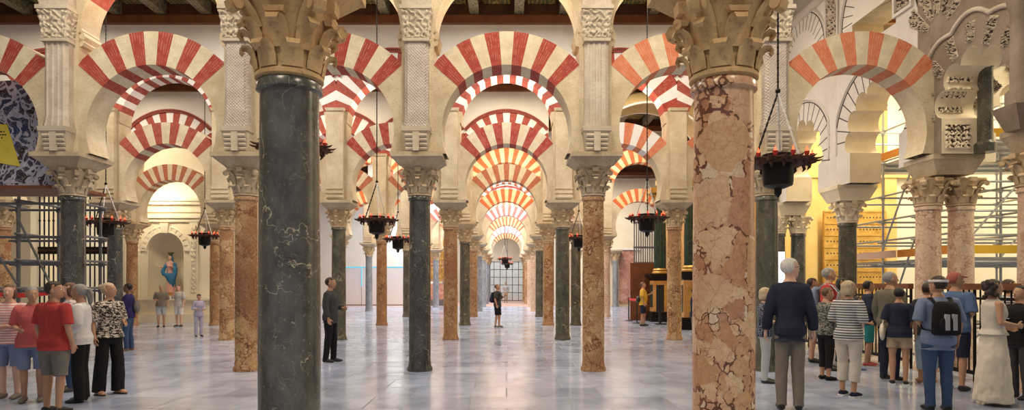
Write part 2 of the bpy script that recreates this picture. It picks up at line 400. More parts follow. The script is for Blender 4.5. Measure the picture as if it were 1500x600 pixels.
def add_mats(me, mats):
    for k, m in enumerate(mats): me.materials[k] = m
_cache = {}
def shared(key, fn, mats, smooth=None):
    if key not in _cache: _cache[key] = fn().mesh(key, mats, smooth)
    return _cache[key]
def variant(key, src, mats):
    if key not in _cache:
        me = src.copy(); add_mats(me, mats); _cache[key] = me
    return _cache[key]
_low = {}; _up = {}
def arch(row, Y, x, mats, nred, label, grp=None, stone=None):
    """lower horseshoe arch of one bay"""
    key = ('low', nred)
    if key not in _low:
        a, a2, b = lower_mesh(nred); _low[key] = (a.mesh('springer', [M['stone']] * 2), a2.mesh('springer', [M['stone']] * 2), b.mesh('voussoir_ring', [M['red'], M['stone'], M['vous']]))
    s_, s2_, v_ = _low[key]; st = stone or M['stone']
    t = thing('horseshoe_arch', label, 'arch', (x, Y, 0), 0, grp)
    link('springer', variant('s%s' % st.name, s_, [st, st]), t); link('springer', variant('s2%s' % st.name, s2_, [st, st]), t)
    link('voussoir_ring', variant('v%d%s%s' % (nred, mats[0].name, mats[1].name), v_, [mats[0], st, mats[1]]), t)
    return t
def uarch(row, Y, x, mats, nred, label, mould=True, grp=None, stone=None, a0=12, wall=None):
    key = ('up', nred, a0)
    if key not in _up:
        a, a2, b, c, d = upper_mesh(nred, a0=a0)
        _up[key] = (a.mesh('springer', [M['stone']] * 2), a2.mesh('springer', [M['stone']] * 2), b.mesh('voussoir_ring', [M['red'], M['stone'], M['vous']]), [q.mesh('brick_moulding', [M['redd'], M['joint']]) for q in c], d.mesh('plaster_wall', [M['plaster']]))
    s_, s2_, v_, mo, wl = _up[key]; st = stone or M['stone']
    t = thing('upper_arch', label, 'arch', (x, Y, 0), 0, grp)
    link('springer', variant('us%s%s' % (st.name, a0), s_, [st, st]), t); link('springer', variant('us2%s%s' % (st.name, a0), s2_, [st, st]), t)
    link('voussoir_ring', variant('uv%d%s%s%s' % (nred, mats[0].name, mats[1].name, a0), v_, [mats[0], st, mats[1]]), t)
    if mould:
        for q in mo: link('brick_moulding', q, t)
    link('plaster_wall', variant('uw%s' % (wall or M['plaster']).name, wl, [wall or M['plaster']]), t)
    return t
# ---- column
def shaft_mb(r, h):
    mb = MB()
    mb.lathe([(r * 1.17, 0), (r * 1.17, .05), (r * 1.06, .085), (r * 1.04, .14), (r, .17), (r * 1.01, h * .4), (r * .97, h * .8), (r * .95, h - .09), (r * 1.07, h - .075), (r * 1.07, h - .03), (r * .98, h)], 36)
    return mb
def strap(mb, path, wid, th, ang, m=0):
    """a thick leaf: path of (radius, z), width per point, standing on the side of a cylinder at angle ang"""
    rings = []
    N = len(path)
    for i, (r, z) in enumerate(path):
        a = Vector(path[max(i - 1, 0)]); b = Vector(path[min(i + 1, N - 1)]); d = (b - a).normalized(); nr = Vector((d.y, -d.x))
        w = wid[i]; p = Vector((r, z)); q = p + nr * th * (1 if i < N - 1 else .8)
        rings.append([(p.x, -w / 2, p.y), (q.x + .006, 0, q.y), (p.x, w / 2, p.y), (p.x - th, w / 2 * .8, p.y), (p.x - th, -w / 2 * .8, p.y)] if False else
                     [(p.x - th * nr.x, -w / 2, p.y - th * nr.y), (p.x + .2 * th * nr.x, -w / 2 * .8, p.y + .2 * th * nr.y), (p.x + th * nr.x, 0, p.y + th * nr.y), (p.x + .2 * th * nr.x, w / 2 * .8, p.y + .2 * th * nr.y), (p.x - th * nr.x, w / 2, p.y - th * nr.y)])
    i = len(mb.v); mb.loft(rings, m); mb.xform(Matrix.Rotation(ang, 4, 'Z'), i)
def capital_mb(s=1.0, hz=1.0):
    mb = MB()
    mb.lathe([(.200, 0), (.222, .012), (.222, .035), (.202, .05), (.20, .10), (.21, .22), (.235, .34), (.275, .43), (.29, .45)], 32)
    for k in range(8):
        a = 2 * math.pi * k / 8 + rad(22.5)
        strap(mb, [(.212, .05), (.222, .10), (.235, .15), (.262, .178), (.292, .178), (.300, .160), (.288, .146)], [.14, .145, .14, .11, .09, .075, .06], .013, a)
    for k in range(8):
        a = 2 * math.pi * k / 8
        strap(mb, [(.218, .16), (.235, .24), (.258, .29), (.29, .315), (.322, .312), (.330, .292), (.316, .278)], [.13, .14, .13, .11, .085, .07, .06], .014, a)
    for k in range(4):                                  # corner volutes
        a = math.pi / 4 + k * math.pi / 2
        strap(mb, [(.235, .28), (.275, .36), (.325, .415), (.37, .43), (.395, .405), (.385, .375), (.36, .372)], [.13, .12, .11, .10, .09, .08, .07], .022, a)
        i = len(mb.v); mb.tube([(.36, -.05, .395), (.36, .05, .395)], .034, 10); mb.xform(Matrix.Rotation(a, 4, 'Z'), i)
        b = k * math.pi / 2
        i = len(mb.v); mb.frus((.022, .055), (.03, .07), .345, .375, cx=.275); mb.frus((.025, .05), (.03, .06), .425, .50, cx=.29); mb.xform(Matrix.Rotation(b, 4, 'Z'), i)
    N = 6; poly = []
    for k in range(4):                                  # abacus with hollowed sides
        a0, a1 = math.pi / 4 + k * math.pi / 2, math.pi / 4 + (k + 1) * math.pi / 2
        p0, p1 = Vector((math.cos(a0), math.sin(a0))) * .385, Vector((math.cos(a1), math.sin(a1))) * .385
        for j in range(N):
            t = j / N; p = p0.lerp(p1, .04 + .92 * t) ; mid = (p0 + p1).normalized()
            p -= mid * .045 * math.sin(math.pi * t); poly.append((p.x, p.y))
    mb.loft([[(x * .93, y * .93, .44) for x, y in poly], [(x, y, .455) for x, y in poly], [(x, y, .485) for x, y in poly], [(x * .96, y * .96, .50) for x, y in poly]])
    mb.v = [(x * s, y * s, z * hz) for x, y, z in mb.v]
    return mb
def impost_mb(h=.26, tx=.455, ty=.49):
    mb = MB()
    mb.frus((.26, .28), (tx - .02, ty - .02), 0, h * .66); mb.frus((tx, ty), (tx, ty), h * .66, h)
    mb.frus((.20, .22), (.27, .285), -.04, .0)
    return mb
def column(x, Y, mkey, label, grp=None, r=.20, cap='tan', imp='grey', hs=3.2, hc=.5, turn=0.0):
    t = thing('marble_column', label, 'column', (x, Y, 0), 0, grp)
    link('shaft', shared('shaft%s%.3f%.2f' % (mkey, r, hs), lambda: shaft_mb(r, hs), [M[mkey]], 35), t)
    link('capital', shared('capital%s%.2f%.2f' % (cap, r, hc), lambda: capital_mb(r / .20, hc / .5), [M[cap]], 50), t, (0, 0, hs - .005), turn)
    hi = ZS - hs - hc
    if imp: link('impost', shared('impost%s%.3f' % (imp, hi), lambda: impost_mb(hi), [M[imp]]), t, (0, 0, hs + hc - .004))
    return t
# ---- relief panels (real carved depth)
def carve(u, v, sd=0):
    a = math.sin(9.1 * u + 2.2 * math.sin(7.3 * v + sd)) ; b = math.sin(8.3 * v + 2.4 * math.sin(8.8 * u + 1.3 + sd))
    c = math.sin(14 * (u + v) + sd) * .4
    q = a * b + c
    return max(0.0, min(1.0, .5 + 1.9 * q))
def relief_grid(mb, P, nu, nv, depth, nrm, m=0, sd=0, sc=(1, 1), ground=None):
    """P(u,v)->point, u,v in 0..1"""
    g = [[Vector(P(i / nu, j / nv)) + Vector(nrm) * depth * (carve(i / nu * sc[0], j / nv * sc[1], sd) if 0 < i < nu and 0 < j < nv else 0) for i in range(nu + 1)] for j in range(nv + 1)]
    b = len(mb.v)
    for r in g: mb.v += [tuple(p) for p in r]
    for j in range(nv):
        for i in range(nu):
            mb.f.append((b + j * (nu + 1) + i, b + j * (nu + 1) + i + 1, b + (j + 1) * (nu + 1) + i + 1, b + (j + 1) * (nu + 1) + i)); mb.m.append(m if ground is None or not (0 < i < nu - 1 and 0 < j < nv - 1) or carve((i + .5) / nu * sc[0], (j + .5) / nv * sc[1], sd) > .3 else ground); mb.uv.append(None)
# ---- pier with a pilaster on each face
def oct_profile(hw, d, flutes=True):
    ch = .06
    pts = [(-hw, 0), (-hw, -d + ch), (-hw + ch, -d)]
    if flutes:
        for k in range(3):
            c = -hw + ch + (2 * hw - 2 * ch) * (k + .5) / 3; w = .035
            pts += [(c - w, -d), (c - w * .6, -d + .014), (c + w * .6, -d + .014), (c + w, -d)]
    pts += [(hw - ch, -d), (hw, -d + ch), (hw, 0)]
    return pts
def pil_shaft(fl):
    mb = MB()
    for sg in (1,):
        p = [(x, -TH / 2 + y) for x, y in oct_profile(.21, .2, fl)]
        p = [(x * sg, y * sg) for x, y in p]
        mb.loft([[(x, y, z) for x, y in p] for z in (4.55, 5.90)], 0)
        for z0, z1, e in ((4.36, 4.44, .05), (4.44, 4.50, .03), (4.50, 4.56, .015)):
            q = [(x * (1 + e * 2.5), -sg * TH / 2 + (y + sg * TH / 2) * (1 + e * 2.5)) for x, y in p]
            mb.loft([[(x, y, z) for x, y in q] for z in (z0, z1)], 0)
    return mb
def pil_base():
    mb = MB()
    for sg in (1,):
        i = len(mb.v)
        mb.frus((.19, .12), (.235, .20), 3.94, 4.30, cy=-TH / 2 - .05)
        for k in range(4):
            z = 3.99 + k * .075
            for cx in (-.125, .125):
                mb.tube([(cx - .065, -TH / 2 - .18 - k * .017, z), (cx + .065, -TH / 2 - .18 - k * .017, z)], .034, 8)
        mb.frus((.055, .05), (.06, .06), 3.945, 4.29, cy=-TH / 2 - .20)
        mb.frus((.25, .22), (.26, .23), 4.29, 4.37, cy=-TH / 2 - .05)
        if sg < 0: mb.xform(Matrix.Rotation(math.pi, 4, 'Z'), i)
    return mb
def pil_cap():
    mb = MB()
    def P_front(u, v): 
        hw = .22 + .05 * v ** 2; d = .215 + .06 * v ** 2
        return (-hw + 2 * hw * u, -TH / 2 - d, 5.93 + .50 * v)
    def P_left(u, v):
        hw = .22 + .05 * v ** 2; d = .215 + .06 * v ** 2
        return (-hw, -TH / 2 - d * u, 5.93 + .50 * v)
    def P_right(u, v):
        hw = .22 + .05 * v ** 2; d = .215 + .06 * v ** 2
        return (hw, -TH / 2 - d * (1 - u), 5.93 + .50 * v)
    for sg in (1,):
        i = len(mb.v)
        relief_grid(mb, P_front, 34, 34, .035, (0, -1, 0), 0, 1.0, (1.7, 1.9))
        relief_grid(mb, P_left, 16, 30, .03, (-1, 0, 0), 0, 2.0, (.9, 1.8)); relief_grid(mb, P_right, 16, 30, .03, (1, 0, 0), 0, 2.5, (.9, 1.8))
        mb.frus((.235, .13), (.235, .13), 5.88, 5.94, cy=-TH / 2 - .11); mb.frus((.285, .17), (.285, .17), 6.43, 6.50, cy=-TH / 2 - .13)
        if sg < 0: mb.xform(Matrix.Rotation(math.pi, 4, 'Z'), i)
    return mb
def pil_top():
    mb = MB()
    for sg in (1,):
        i = len(mb.v)
        mb.box(-.25, .25, -TH / 2 - .24, -TH / 2 + .01, 6.50, 8.9)
        mb.box(-.17, .17, -TH / 2 - .262, -TH / 2 - .24, 6.62, 6.66); mb.box(-.17, -.14, -TH / 2 - .262, -TH / 2 - .24, 6.62, 8.5); mb.box(.14, .17, -TH / 2 - .262, -TH / 2 - .24, 6.62, 8.5)
        if sg < 0: mb.xform(Matrix.Rotation(math.pi, 4, 'Z'), i)
    return mb
def pier_core():
    mb = MB(); mb.box(-.29, .29, -TH / 2, TH / 2, ZS, ZU)
    return mb
def corbel_mb():
    mb = MB()
    for sx in (1,):
        for (z, w) in ((6.16, .33), (6.06, .37), (5.95, .35)):
            mb.tube([(sx * .29, -TH / 2 + .03, z), (sx * .29, TH / 2 - .03, z)], w - .27, 8)
    return mb
def pier_plain():
    mb = MB(); mb.box(-.29, .29, -TH / 2, TH / 2, ZS, ZU)
    return mb
def pil_plain():
    mb = MB(); mb.box(-.23, .23, -TH / 2 - .16, -TH / 2 + .001, ZS + .02, ZU + .30)
    for k in range(3): mb.box(-.245, .245, -TH / 2 - .185, -TH / 2 - .15, ZS + .06 + k * .12, ZS + .12 + k * .12)
    mb.frus((.24, .10), (.27, .12), ZU + .30, ZU + .38, cy=-TH / 2 - .09)
    return mb
def pier(x, Y, style, label, grp=None, lab2='', grp2=None):
    t = thing('arcade_pier', label, 'pier', (x, Y, 0), 0, grp)
    link('core', shared('pier_core', pier_core, [M['stone']]), t)
    t2 = thing('pilaster', lab2, 'pilaster', (x, Y, 0), 0, grp2)
    if style == 'plain':
        link('shaft', shared('pil_plain', pil_plain, [M['stone']]), t2)
        return t
    for q in (0, math.pi): link('corbel', shared('pier_corbel', corbel_mb, [M['stone']], 40), t, (0, 0, 0), q)
    fl = style == 'fluted'
    link('shaft', shared('pil_shaft%d' % fl, lambda: pil_shaft(fl), [M['pilaster' if fl else 'diaper']]), t2)
    link('base', shared('pil_base', pil_base, [M['relief']]), t2)
    link('capital', shared('pil_cap', pil_cap, [M['relief']], 60), t2)
    link('upper_block', shared('pil_top', pil_top, [M['pilaster']]), t2)
    return t
# ------------------------------------------------------------------ the setting
ROWY = {1: 4.72, 2: 11.8, 3: 18.3, 4: 24.6, 5: 30.9, 6: 37.2, 7: 43.5, 8: 49.8, 9: 56.0}
ORD = {1: 'first', 2: 'second', 3: 'third', 4: 'fourth', 5: 'fifth', 6: 'sixth', 7: 'seventh', 8: 'eighth', 9: 'ninth'}
def place_col(x):
    k = int(round((abs(x) + 1.6) / 3.2))
    side = 'niche side' if x < 0 else 'scaffold side'
    return '%s %s of central aisle' % (ORD[k], 'on ' + side)
def place_bay(x):
    k = int(round(x / 3.2))
    if k == 0: return 'over the central aisle'
    return 'over %s bay on %s' % (ORD[abs(k)], 'niche side' if k < 0 else 'scaffold side')
fl = MB(); fl.face([(-23, -6, 0), (21, -6, 0), (21, 44.5, 0), (-23, 44.5, 0)])
struct('floor', fl, M['floor'])
fl = MB(); fl.face([(-23, 44.5, 0), (21, 44.5, 0), (21, 75, 0), (-23, 75, 0)])
struct('floor', fl, M['terra'])
# ceilings: one per nave, wood with painted panels between beams
naves = [(-3.0, 4.72)] + [(ROWY[i], ROWY[i + 1]) for i in range(1, 9)] + [(56.0, 60.0)]
for i, (ya, yb) in enumerate(naves):
    x0, x1 = (-22, 20)
    c = MB(); c.box(x0, x1, ya, yb, 9.46, 9.75)
    co = struct('ceiling', c, M['wood'])
    if 1 <= i <= 4:
        n = 0; x = -13.4
        pm = MB()
        while x < 9.4:
            b = MB(); b.box(x - .13, x + .13, ya + .30, yb - .30, 9.13, 9.46); b.build('beam', M['beam'], co)
            for yy in [yb - 1.24 - k * 1.15 for k in range(int((yb - ya - .8) / 1.15))]:
                pm.box(x + .24, x + 1.01, yy, yy + .95, 9.425, 9.46)
            x += 1.25
        pm.build('painted_panels', M['painted'], co)
for i in range(1, 10):                                  # wooden cornice on each wall
    Y = ROWY[i]; t = MB()
    for sy in (-1, 1):
        y = Y + sy * (TH / 2)
        t.box(-22, 20, min(y, y + sy * .16), max(y, y + sy * .16), 8.88, 9.10, 0); t.box(-22, 20, min(y, y + sy * .10), max(y, y + sy * .10), 9.10, 9.46, 1)
    t.box(-22, 20, Y - TH / 2, Y + TH / 2, 8.9, 9.46, 1)
    struct('trim_%d' % i, t, [M['wood2'], M['wood']])
w = MB(); w.box(-22.4, -22, -6, 60, 0, 9.7); struct('wall_left', w, M['creamwall'])
w = MB(); w.box(20, 20.4, -6, 60, 0, 9.7); struct('wall_right', w, M['creamwall'])
# ---- rows of columns, piers and arches
def row(i, cols, bays, style, capm='tan', impm='grey', rr=.2, hs=3.2, hc=.5):
    Y = ROWY[i]
    for x, mk in cols:
        px = x
        nm = {'dark_m': 'dark grey veined', 'dark_n': 'charcoal grey', 'green_m': 'greenish grey', 'grey_m': 'blue-grey', 'brec_p': 'pink breccia', 'brec_g': 'golden breccia', 'brec_b': 'brown breccia', 'brec_l': 'pale rose breccia'}[mk]
        column(px, Y, mk, '%s marble column, %s, %s row' % (nm, place_col(x), ORD[i]), 'columns of the %s arcade row' % ORD[i], rr, capm, impm, hs, hc)
        if style:
            st = style if isinstance(style, str) else style[x]
            pier(px, Y, st, 'cream stone wall pier between two arches %s, %s row' % (place_col(x), ORD[i]), 'piers of the %s arcade row' % ORD[i],
                 '%s pilaster above the column %s, %s row' % ({'plain': 'plain cream', 'fluted': 'fluted pale', 'diaper': 'diaper-carved'}[st], place_col(x), ORD[i]), 'pilasters of the %s arcade row' % ORD[i])
    for x, low, up in bays:
        cn = {'red': 'crimson', 'redd': 'dark red', 'orange': 'salmon', 'vivid': 'orange', 'brown': 'brownish red', 'pink': 'pink'}
        if low:
            a, b, n = low
            arch(i, Y, x, (M[a], M[b]), n, '%s and %s horseshoe arch %s, %s row' % (cn[a], {'vous': 'cream', 'white': 'white', 'yellow': 'yellow'}[b], place_bay(x), ORD[i]), 'horseshoe arches of the %s arcade row' % ORD[i])
        if up:
            a, b, n, mo, a0 = up
            uarch(i, Y, x, (M[a], M[b]), n, '%s upper arch %s, %s row' % ('banded brick and stone' if a0 < 60 else 'plain stone', place_bay(x), ORD[i]), mo, 'upper arches of the %s arcade row' % ORD[i], a0=a0)
U = ('redd', 'white', 10, True, 14)
row(1, [(-4.8, 'brec_g'), (-1.6, 'dark_m'), (1.6, 'brec_p'), (4.8, 'dark_m')],
    [(x, ('red', 'vous', 6), ('redd', 'vous', 6, False, 40)) for x in (-3.2, 0, 3.2)], 'fluted', 'amberst', 'amberst', .22, 3.08, .58)
row(2, [(-11.2, 'brec_g'), (-8.0, 'dark_n'), (-4.8, 'brec_g'), (-1.6, 'dark_n'), (1.6, 'brec_g'), (4.8, 'green_m')],
    [(-9.6, ('red', 'vous', 6), ('redd', 'vous', 4, False, 28)), (-6.4, ('red', 'vous', 6), ('redd', 'vous', 4, False, 28)), (-3.2, ('red', 'vous', 6), ('redd', 'vous', 2, False, 70)),
     (0, ('red', 'vous', 6), ('redd', 'vous', 2, False, 70)), (3.2, ('orange', 'vous', 6), ('redd', 'vous', 2, False, 70)), (6.4, ('orange', 'vous', 6), None)],
    {-11.2: 'fluted', -8.0: 'fluted', -4.8: 'diaper', -1.6: 'diaper', 1.6: 'fluted', 4.8: 'diaper'}, 'grey', 'grey')
row(3, [(-14.4, 'brec_g'), (-11.2, 'dark_n'), (-8.0, 'brec_g'), (-4.8, 'green_m'), (-1.6, 'brec_b'), (1.6, 'green_m'), (4.8, 'brec_g')],
    [(-12.8, ('redd', 'vous', 6), U), (-9.6, ('redd', 'vous', 6), U), (-6.4, ('redd', 'vous', 6), U), (-3.2, ('red', 'vous', 6), U), (0, ('red', 'vous', 6), U), (3.2, ('orange', 'white', 6), ('red', 'white', 8, True, 14)), (6.4, ('orange', 'vous', 6), U)],
    'plain', 'tan', 'grey')
row(4, [(-14.4, 'brec_b'), (-11.2, 'brec_b'), (-8.0, 'green_m'), (-4.8, 'brec_b'), (-1.6, 'green_m'), (1.6, 'brec_g')],
    [(-12.8, ('brown', 'vous', 8), U), (-9.6, ('brown', 'vous', 7), U), (-6.4, ('brown', 'vous', 7), U), (-3.2, ('brown', 'vous', 7), U), (0, ('brown', 'vous', 7), U)], 'plain', 'tan', 'tan')
V = ('vivid', 'yellow', 11, True, 14)
row(5, [(-8.0, 'grey_m'), (-4.8, 'green_m'), (-1.6, 'brec_b'), (1.6, 'green_m'), (4.8, 'brec_l'), (8.0, 'brec_g')],
    [(x, ('vivid', 'yellow', 8), V) for x in (-6.4, -3.2, 0, 3.2, 6.4)], 'plain')
row(6, [(-8.0, 'grey_m'), (-4.8, 'grey_m'), (-1.6, 'grey_m'), (1.6, 'brec_l'), (4.8, 'brec_l')], [(x, ('pink', 'white', 8), ('brown', 'white', 10, True, 14)) for x in (-6.4, -3.2, 0, 3.2)], 'plain')
row(7, [(-4.8, 'grey_m'), (-1.6, 'grey_m'), (1.6, 'brec_l'), (4.8, 'brec_g')], [(x, ('brown', 'yellow', 11), ('pink', 'white', 10, True, 14)) for x in (-3.2, 0, 3.2)], 'plain')
row(8, [(-4.8, 'grey_m'), (-1.6, 'grey_m'), (1.6, 'brec_g')], [(x, ('pink', 'white', 8), ('brown', 'yellow', 10, True, 14)) for x in (-3.2, 0)], 'plain')
row(9, [(-1.6, 'grey_m'), (1.6, 'brec_g')], [(0, ('brown', 'yellow', 11), ('pink', 'white', 10, True, 14))], 'plain')
ta = MB()
for k in range(30):
    A, B = math.pi * k / 30, math.pi * (k + 1) / 30
    q = [(2.35 * math.cos(A), 6.0 + 2.35 * math.sin(A)), (2.75 * math.cos(A), 6.0 + 2.75 * math.sin(A)), (2.75 * math.cos(B), 6.0 + 2.75 * math.sin(B)), (2.35 * math.cos(B), 6.0 + 2.35 * math.sin(B))]
    ta.prism(q, -.7, .7, 0)
t_ = thing('transverse_arch', 'broad ochre vault arch with pale edge behind the salmon arch, fourth row', 'arch', (5.35, 24.6, 0))
ta.build('rib', M['ochre'], t_)
for sy in (-.72, .72):
    te = MB(); te.tube([(2.37 * math.cos(math.pi * k / 30), sy, 6.0 + 2.37 * math.sin(math.pi * k / 30)) for k in range(31)], .05, 6); te.build('edge_moulding', M['plaster'], t_, 60)
tw = MB()
for k in range(20):
    xs = [-2.7 + 5.4 * j / 20 for j in (k, k + 1)]; zz = [6.0 + math.sqrt(max(2.75 ** 2 - x * x, 0)) for x in xs]
    for y in (-.3, .3): tw.face([(xs[0], y, zz[0]), (xs[1], y, zz[1]), (xs[1], y, 8.87), (xs[0], y, 8.87)])
tw.build('web', M['ochre'], t_)
for sx in (-1,):
    tp = MB(); tp.box(min(sx * 2.35, sx * 2.75), max(sx * 2.35, sx * 2.75), -.5, .5, 3.96, 6.0); tp.build('respond', M['stone'], t_)
column(2.66, 24.6, 'green_m', 'greenish grey marble column standing close beside a golden breccia one, fourth row', None, .19)
# walls that close the far rows
w = MB()
for x0, x1 in ((-22, -1.75), (1.75, 20)): w.box(x0, x1, 60, 60.4, 0, 9.7)
w.box(-1.75, 1.75, 60, 60.4, 3.7, 9.7); struct('wall_back', w, M['creamwall'])
gd = MB(); fr = MB()
for k in range(7): fr.box(-1.75 + k * .575 - .03, -1.75 + k * .575 + .03, 60.05, 60.13, 0, 3.7)
for k in range(6): fr.box(-1.75, 1.75, 60.05, 60.13, k * .72, k * .72 + .06)
o = struct('window_1', fr, M['steeld'])
gp = MB(); gp.box(-1.72, 1.72, 60.08, 60.10, .05, 3.68)
gm = NT('clear_glass', .02, col=(.9, .97, 1)); gm.b.inputs['Transmission Weight'].default_value = .95; gm.b.inputs['IOR'].default_value = 1.05
x_ = gp.build('pane', gm.m, o)
# court wall outside the glazed gate
w = MB(); w.box(-8, 8, 72, 72.4, 0, 4.5); struct('wall_court', w, M['greywhite'])
# ---------------- chapel wall with the niche (statue-niche side)
YN = 26.5; NX = PX(243, YN); NR = .74; NZ0, NZ1 = 1.10, 2.95      # niche centre, radius, sill, springing
w = MB()
w.box(-16.4, NX - NR, YN, YN + .9, 0, 8.9); w.box(NX + NR, -10.2, YN, YN + .9, 0, 8.9); w.box(NX - NR, NX + NR, YN, YN + .9, 0, NZ0)
N = 20; pts = [(NX + NR * math.cos(math.pi * k / N), NZ1 + NR * math.sin(math.pi * k / N)) for k in range(N + 1)]
for k in range(N):
    a, b = pts[k], pts[k + 1]
    w.face([(a[0], YN, a[1]), (b[0], YN, b[1]), (b[0], YN, 8.9), (a[0], YN, 8.9)])
    w.face([(a[0], YN, a[1]), (b[0], YN, b[1]), (b[0], YN + .25, b[1]), (a[0], YN + .25, a[1])])
prof = []                                              # apse-like niche: half cylinder and quarter sphere
for z in (NZ0, NZ1): prof.append([(NX + NR * math.cos(math.pi * k / N), YN + .25 + .62 * math.sin(math.pi * k / N), z) for k in range(N + 1)])
for j in range(1, 9):
    t_ = math.pi / 2 * j / 8
    prof.append([(NX + NR * math.cos(t_) * math.cos(math.pi * k / N), YN + .25 + .62 * math.cos(t_) * math.sin(math.pi * k / N), NZ1 + NR * math.sin(t_)) for k in range(N + 1)])
for j in range(len(prof) - 1):
    for k in range(N): w.face([prof[j][k], prof[j][k + 1], prof[j + 1][k + 1], prof[j + 1][k]])
w.box(NX - NR, NX + NR, YN, YN + .9, NZ0 - .02, NZ0)
for sx in (-1, 1):
    w.box(min(NX + sx * NR, NX + sx * (NR - .001)), max(NX + sx * NR, NX + sx * (NR - .001)), YN, YN + .25, NZ0, NZ1)
struct('wall_chapel', w, M['creamwall'], smooth=30)
t = MB()                                               # carved surround, pilasters and cornice
for z0, z1, d in ((4.15, 4.30, .10), (4.30, 4.42, .18), (4.55, 4.85, .08), (4.85, 4.98, .24), (4.98, 5.10, .32), (.0, .35, .16), (.92, 1.06, .14)):
    t.box(-15.3, -11.4, YN - d, YN, z0, z1)
for x0, x1 in ((NX - 1.35, NX - 1.02), (NX + 1.02, NX + 1.35)):
    t.box(x0, x1, YN - .08, YN, 1.06, 4.15)
    def PP(u, v, x0=x0, x1=x1): return (x0 + .05 + (x1 - x0 - .1) * u, YN - .085, 1.2 + 2.8 * v)
    relief_grid(t, PP, 10, 70, .05, (0, -1, 0), 0, 3, (.8, 6))
for k in range(24):
    A, B = math.pi * k / 24, math.pi * (k + 1) / 24
    q = [(NX + r * math.cos(a), NZ1 + r * math.sin(a)) for a, r in ((A, NR + .05), (A, NR + .27), (B, NR + .27), (B, NR + .05))]
    t.prism(q, YN - (.05 if k % 2 else .075), YN + .01)
t.tube([(NX + (NR + .05) * math.cos(math.pi * k / 24), YN - .05, NZ1 + (NR + .05) * math.sin(math.pi * k / 24)) for k in range(25)], .035, 8)
t.tube([(NX + (NR + .27) * math.cos(math.pi * k / 24), YN - .05, NZ1 + (NR + .27) * math.sin(math.pi * k / 24)) for k in range(25)], .035, 8)
t.frus((.12, .10), (.18, .14), NZ1 + NR, NZ1 + NR + .4, cx=NX, cy=YN - .02)
struct('trim_10', t, M['creamwall'], smooth=30)
# big square pilaster at the corner of the chapel
t = MB(); xp = -15.55
t.box(xp - .42, xp + .42, 25.7, 26.5, 0, .35); t.box(xp - .34, xp + .34, 25.78, 26.5, .35, 4.2); t.box(xp - .22, xp + .22, 25.74, 25.8, .6, 4.0)
t.frus((.36, .40), (.50, .55), 4.2, 4.5, cx=xp, cy=26.15); t.box(xp - .52, xp + .52, 25.55, 26.5, 4.5, 4.62); t.box(xp - .34, xp + .34, 25.8, 26.5, 4.62, 8.9)
struct('trim_11', t, M['creamwall'])
# grilled opening beside it
w = MB(); w.box(-22, -19.35, 26.2, 27.0, 0, 8.9); w.box(-19.35, -16.4, 26.2, 27.0, 5.3, 8.9)
w.box(-19.75, -19.35, 26.0, 26.2, 0, 5.3); w.box(-20.9, -20.4, 25.9, 26.2, 0, 8.9); struct('wall_chapel', w, M['creamwall'])
w = MB(); w.box(-22, -10, 31.5, 31.8, 0, 9); struct('wall_chapel', w, M['plaster'])
g = thing('iron_grille', 'tall dark iron grille of slim bars beside the niche chapel', 'grille', (-17.88, 26.45, 0))
for k in range(16):
    b = MB(); x = -1.42 + k * 2.84 / 15; b.tube([(x, 0, 0), (x, 0, 5.28)], .03, 6)
    b.ball((x, 0, 1.4), .05, 8); b.ball((x, 0, 4.2), .05, 8); b.build('bar', M['iron'], g, 50)
for z in (.15, 2.82, 3.02, 5.2):
    b = MB(); b.box(-1.47, 1.47, -.05, .05, z, z + .10); b.build('rail', M['iron'], g)
b = MB(); b.box(-1.47, 1.47, -.03, .03, 2.92, 3.02); b.build('frieze_band', M['rust'], g)
# ---------------- walls beyond, statue side and transept side
w = MB(); w.box(-22, -5.6, 50.5, 50.9, 0, 9); struct('wall_far', w, M['plaster'])
w = MB(); w.box(3.4, 20, 45, 45.4, 0, 9); struct('wall_far', w, M['creamwall'])
t = MB()
for x0, x1 in ((5.9, 7.2), (7.9, 9.0)): t.box(x0, x1, 44.9, 45.0, .25, 3.9, 0)
t.box(5.6, 9.4, 44.8, 45.0, 3.95, 4.1, 1); struct('trim_12', t, [M['redmarb'], M['plaster']])
column(7.55, 44.4, 'grey_m', 'slim blue-grey marble column against red marble panels of far wall', None, .19)
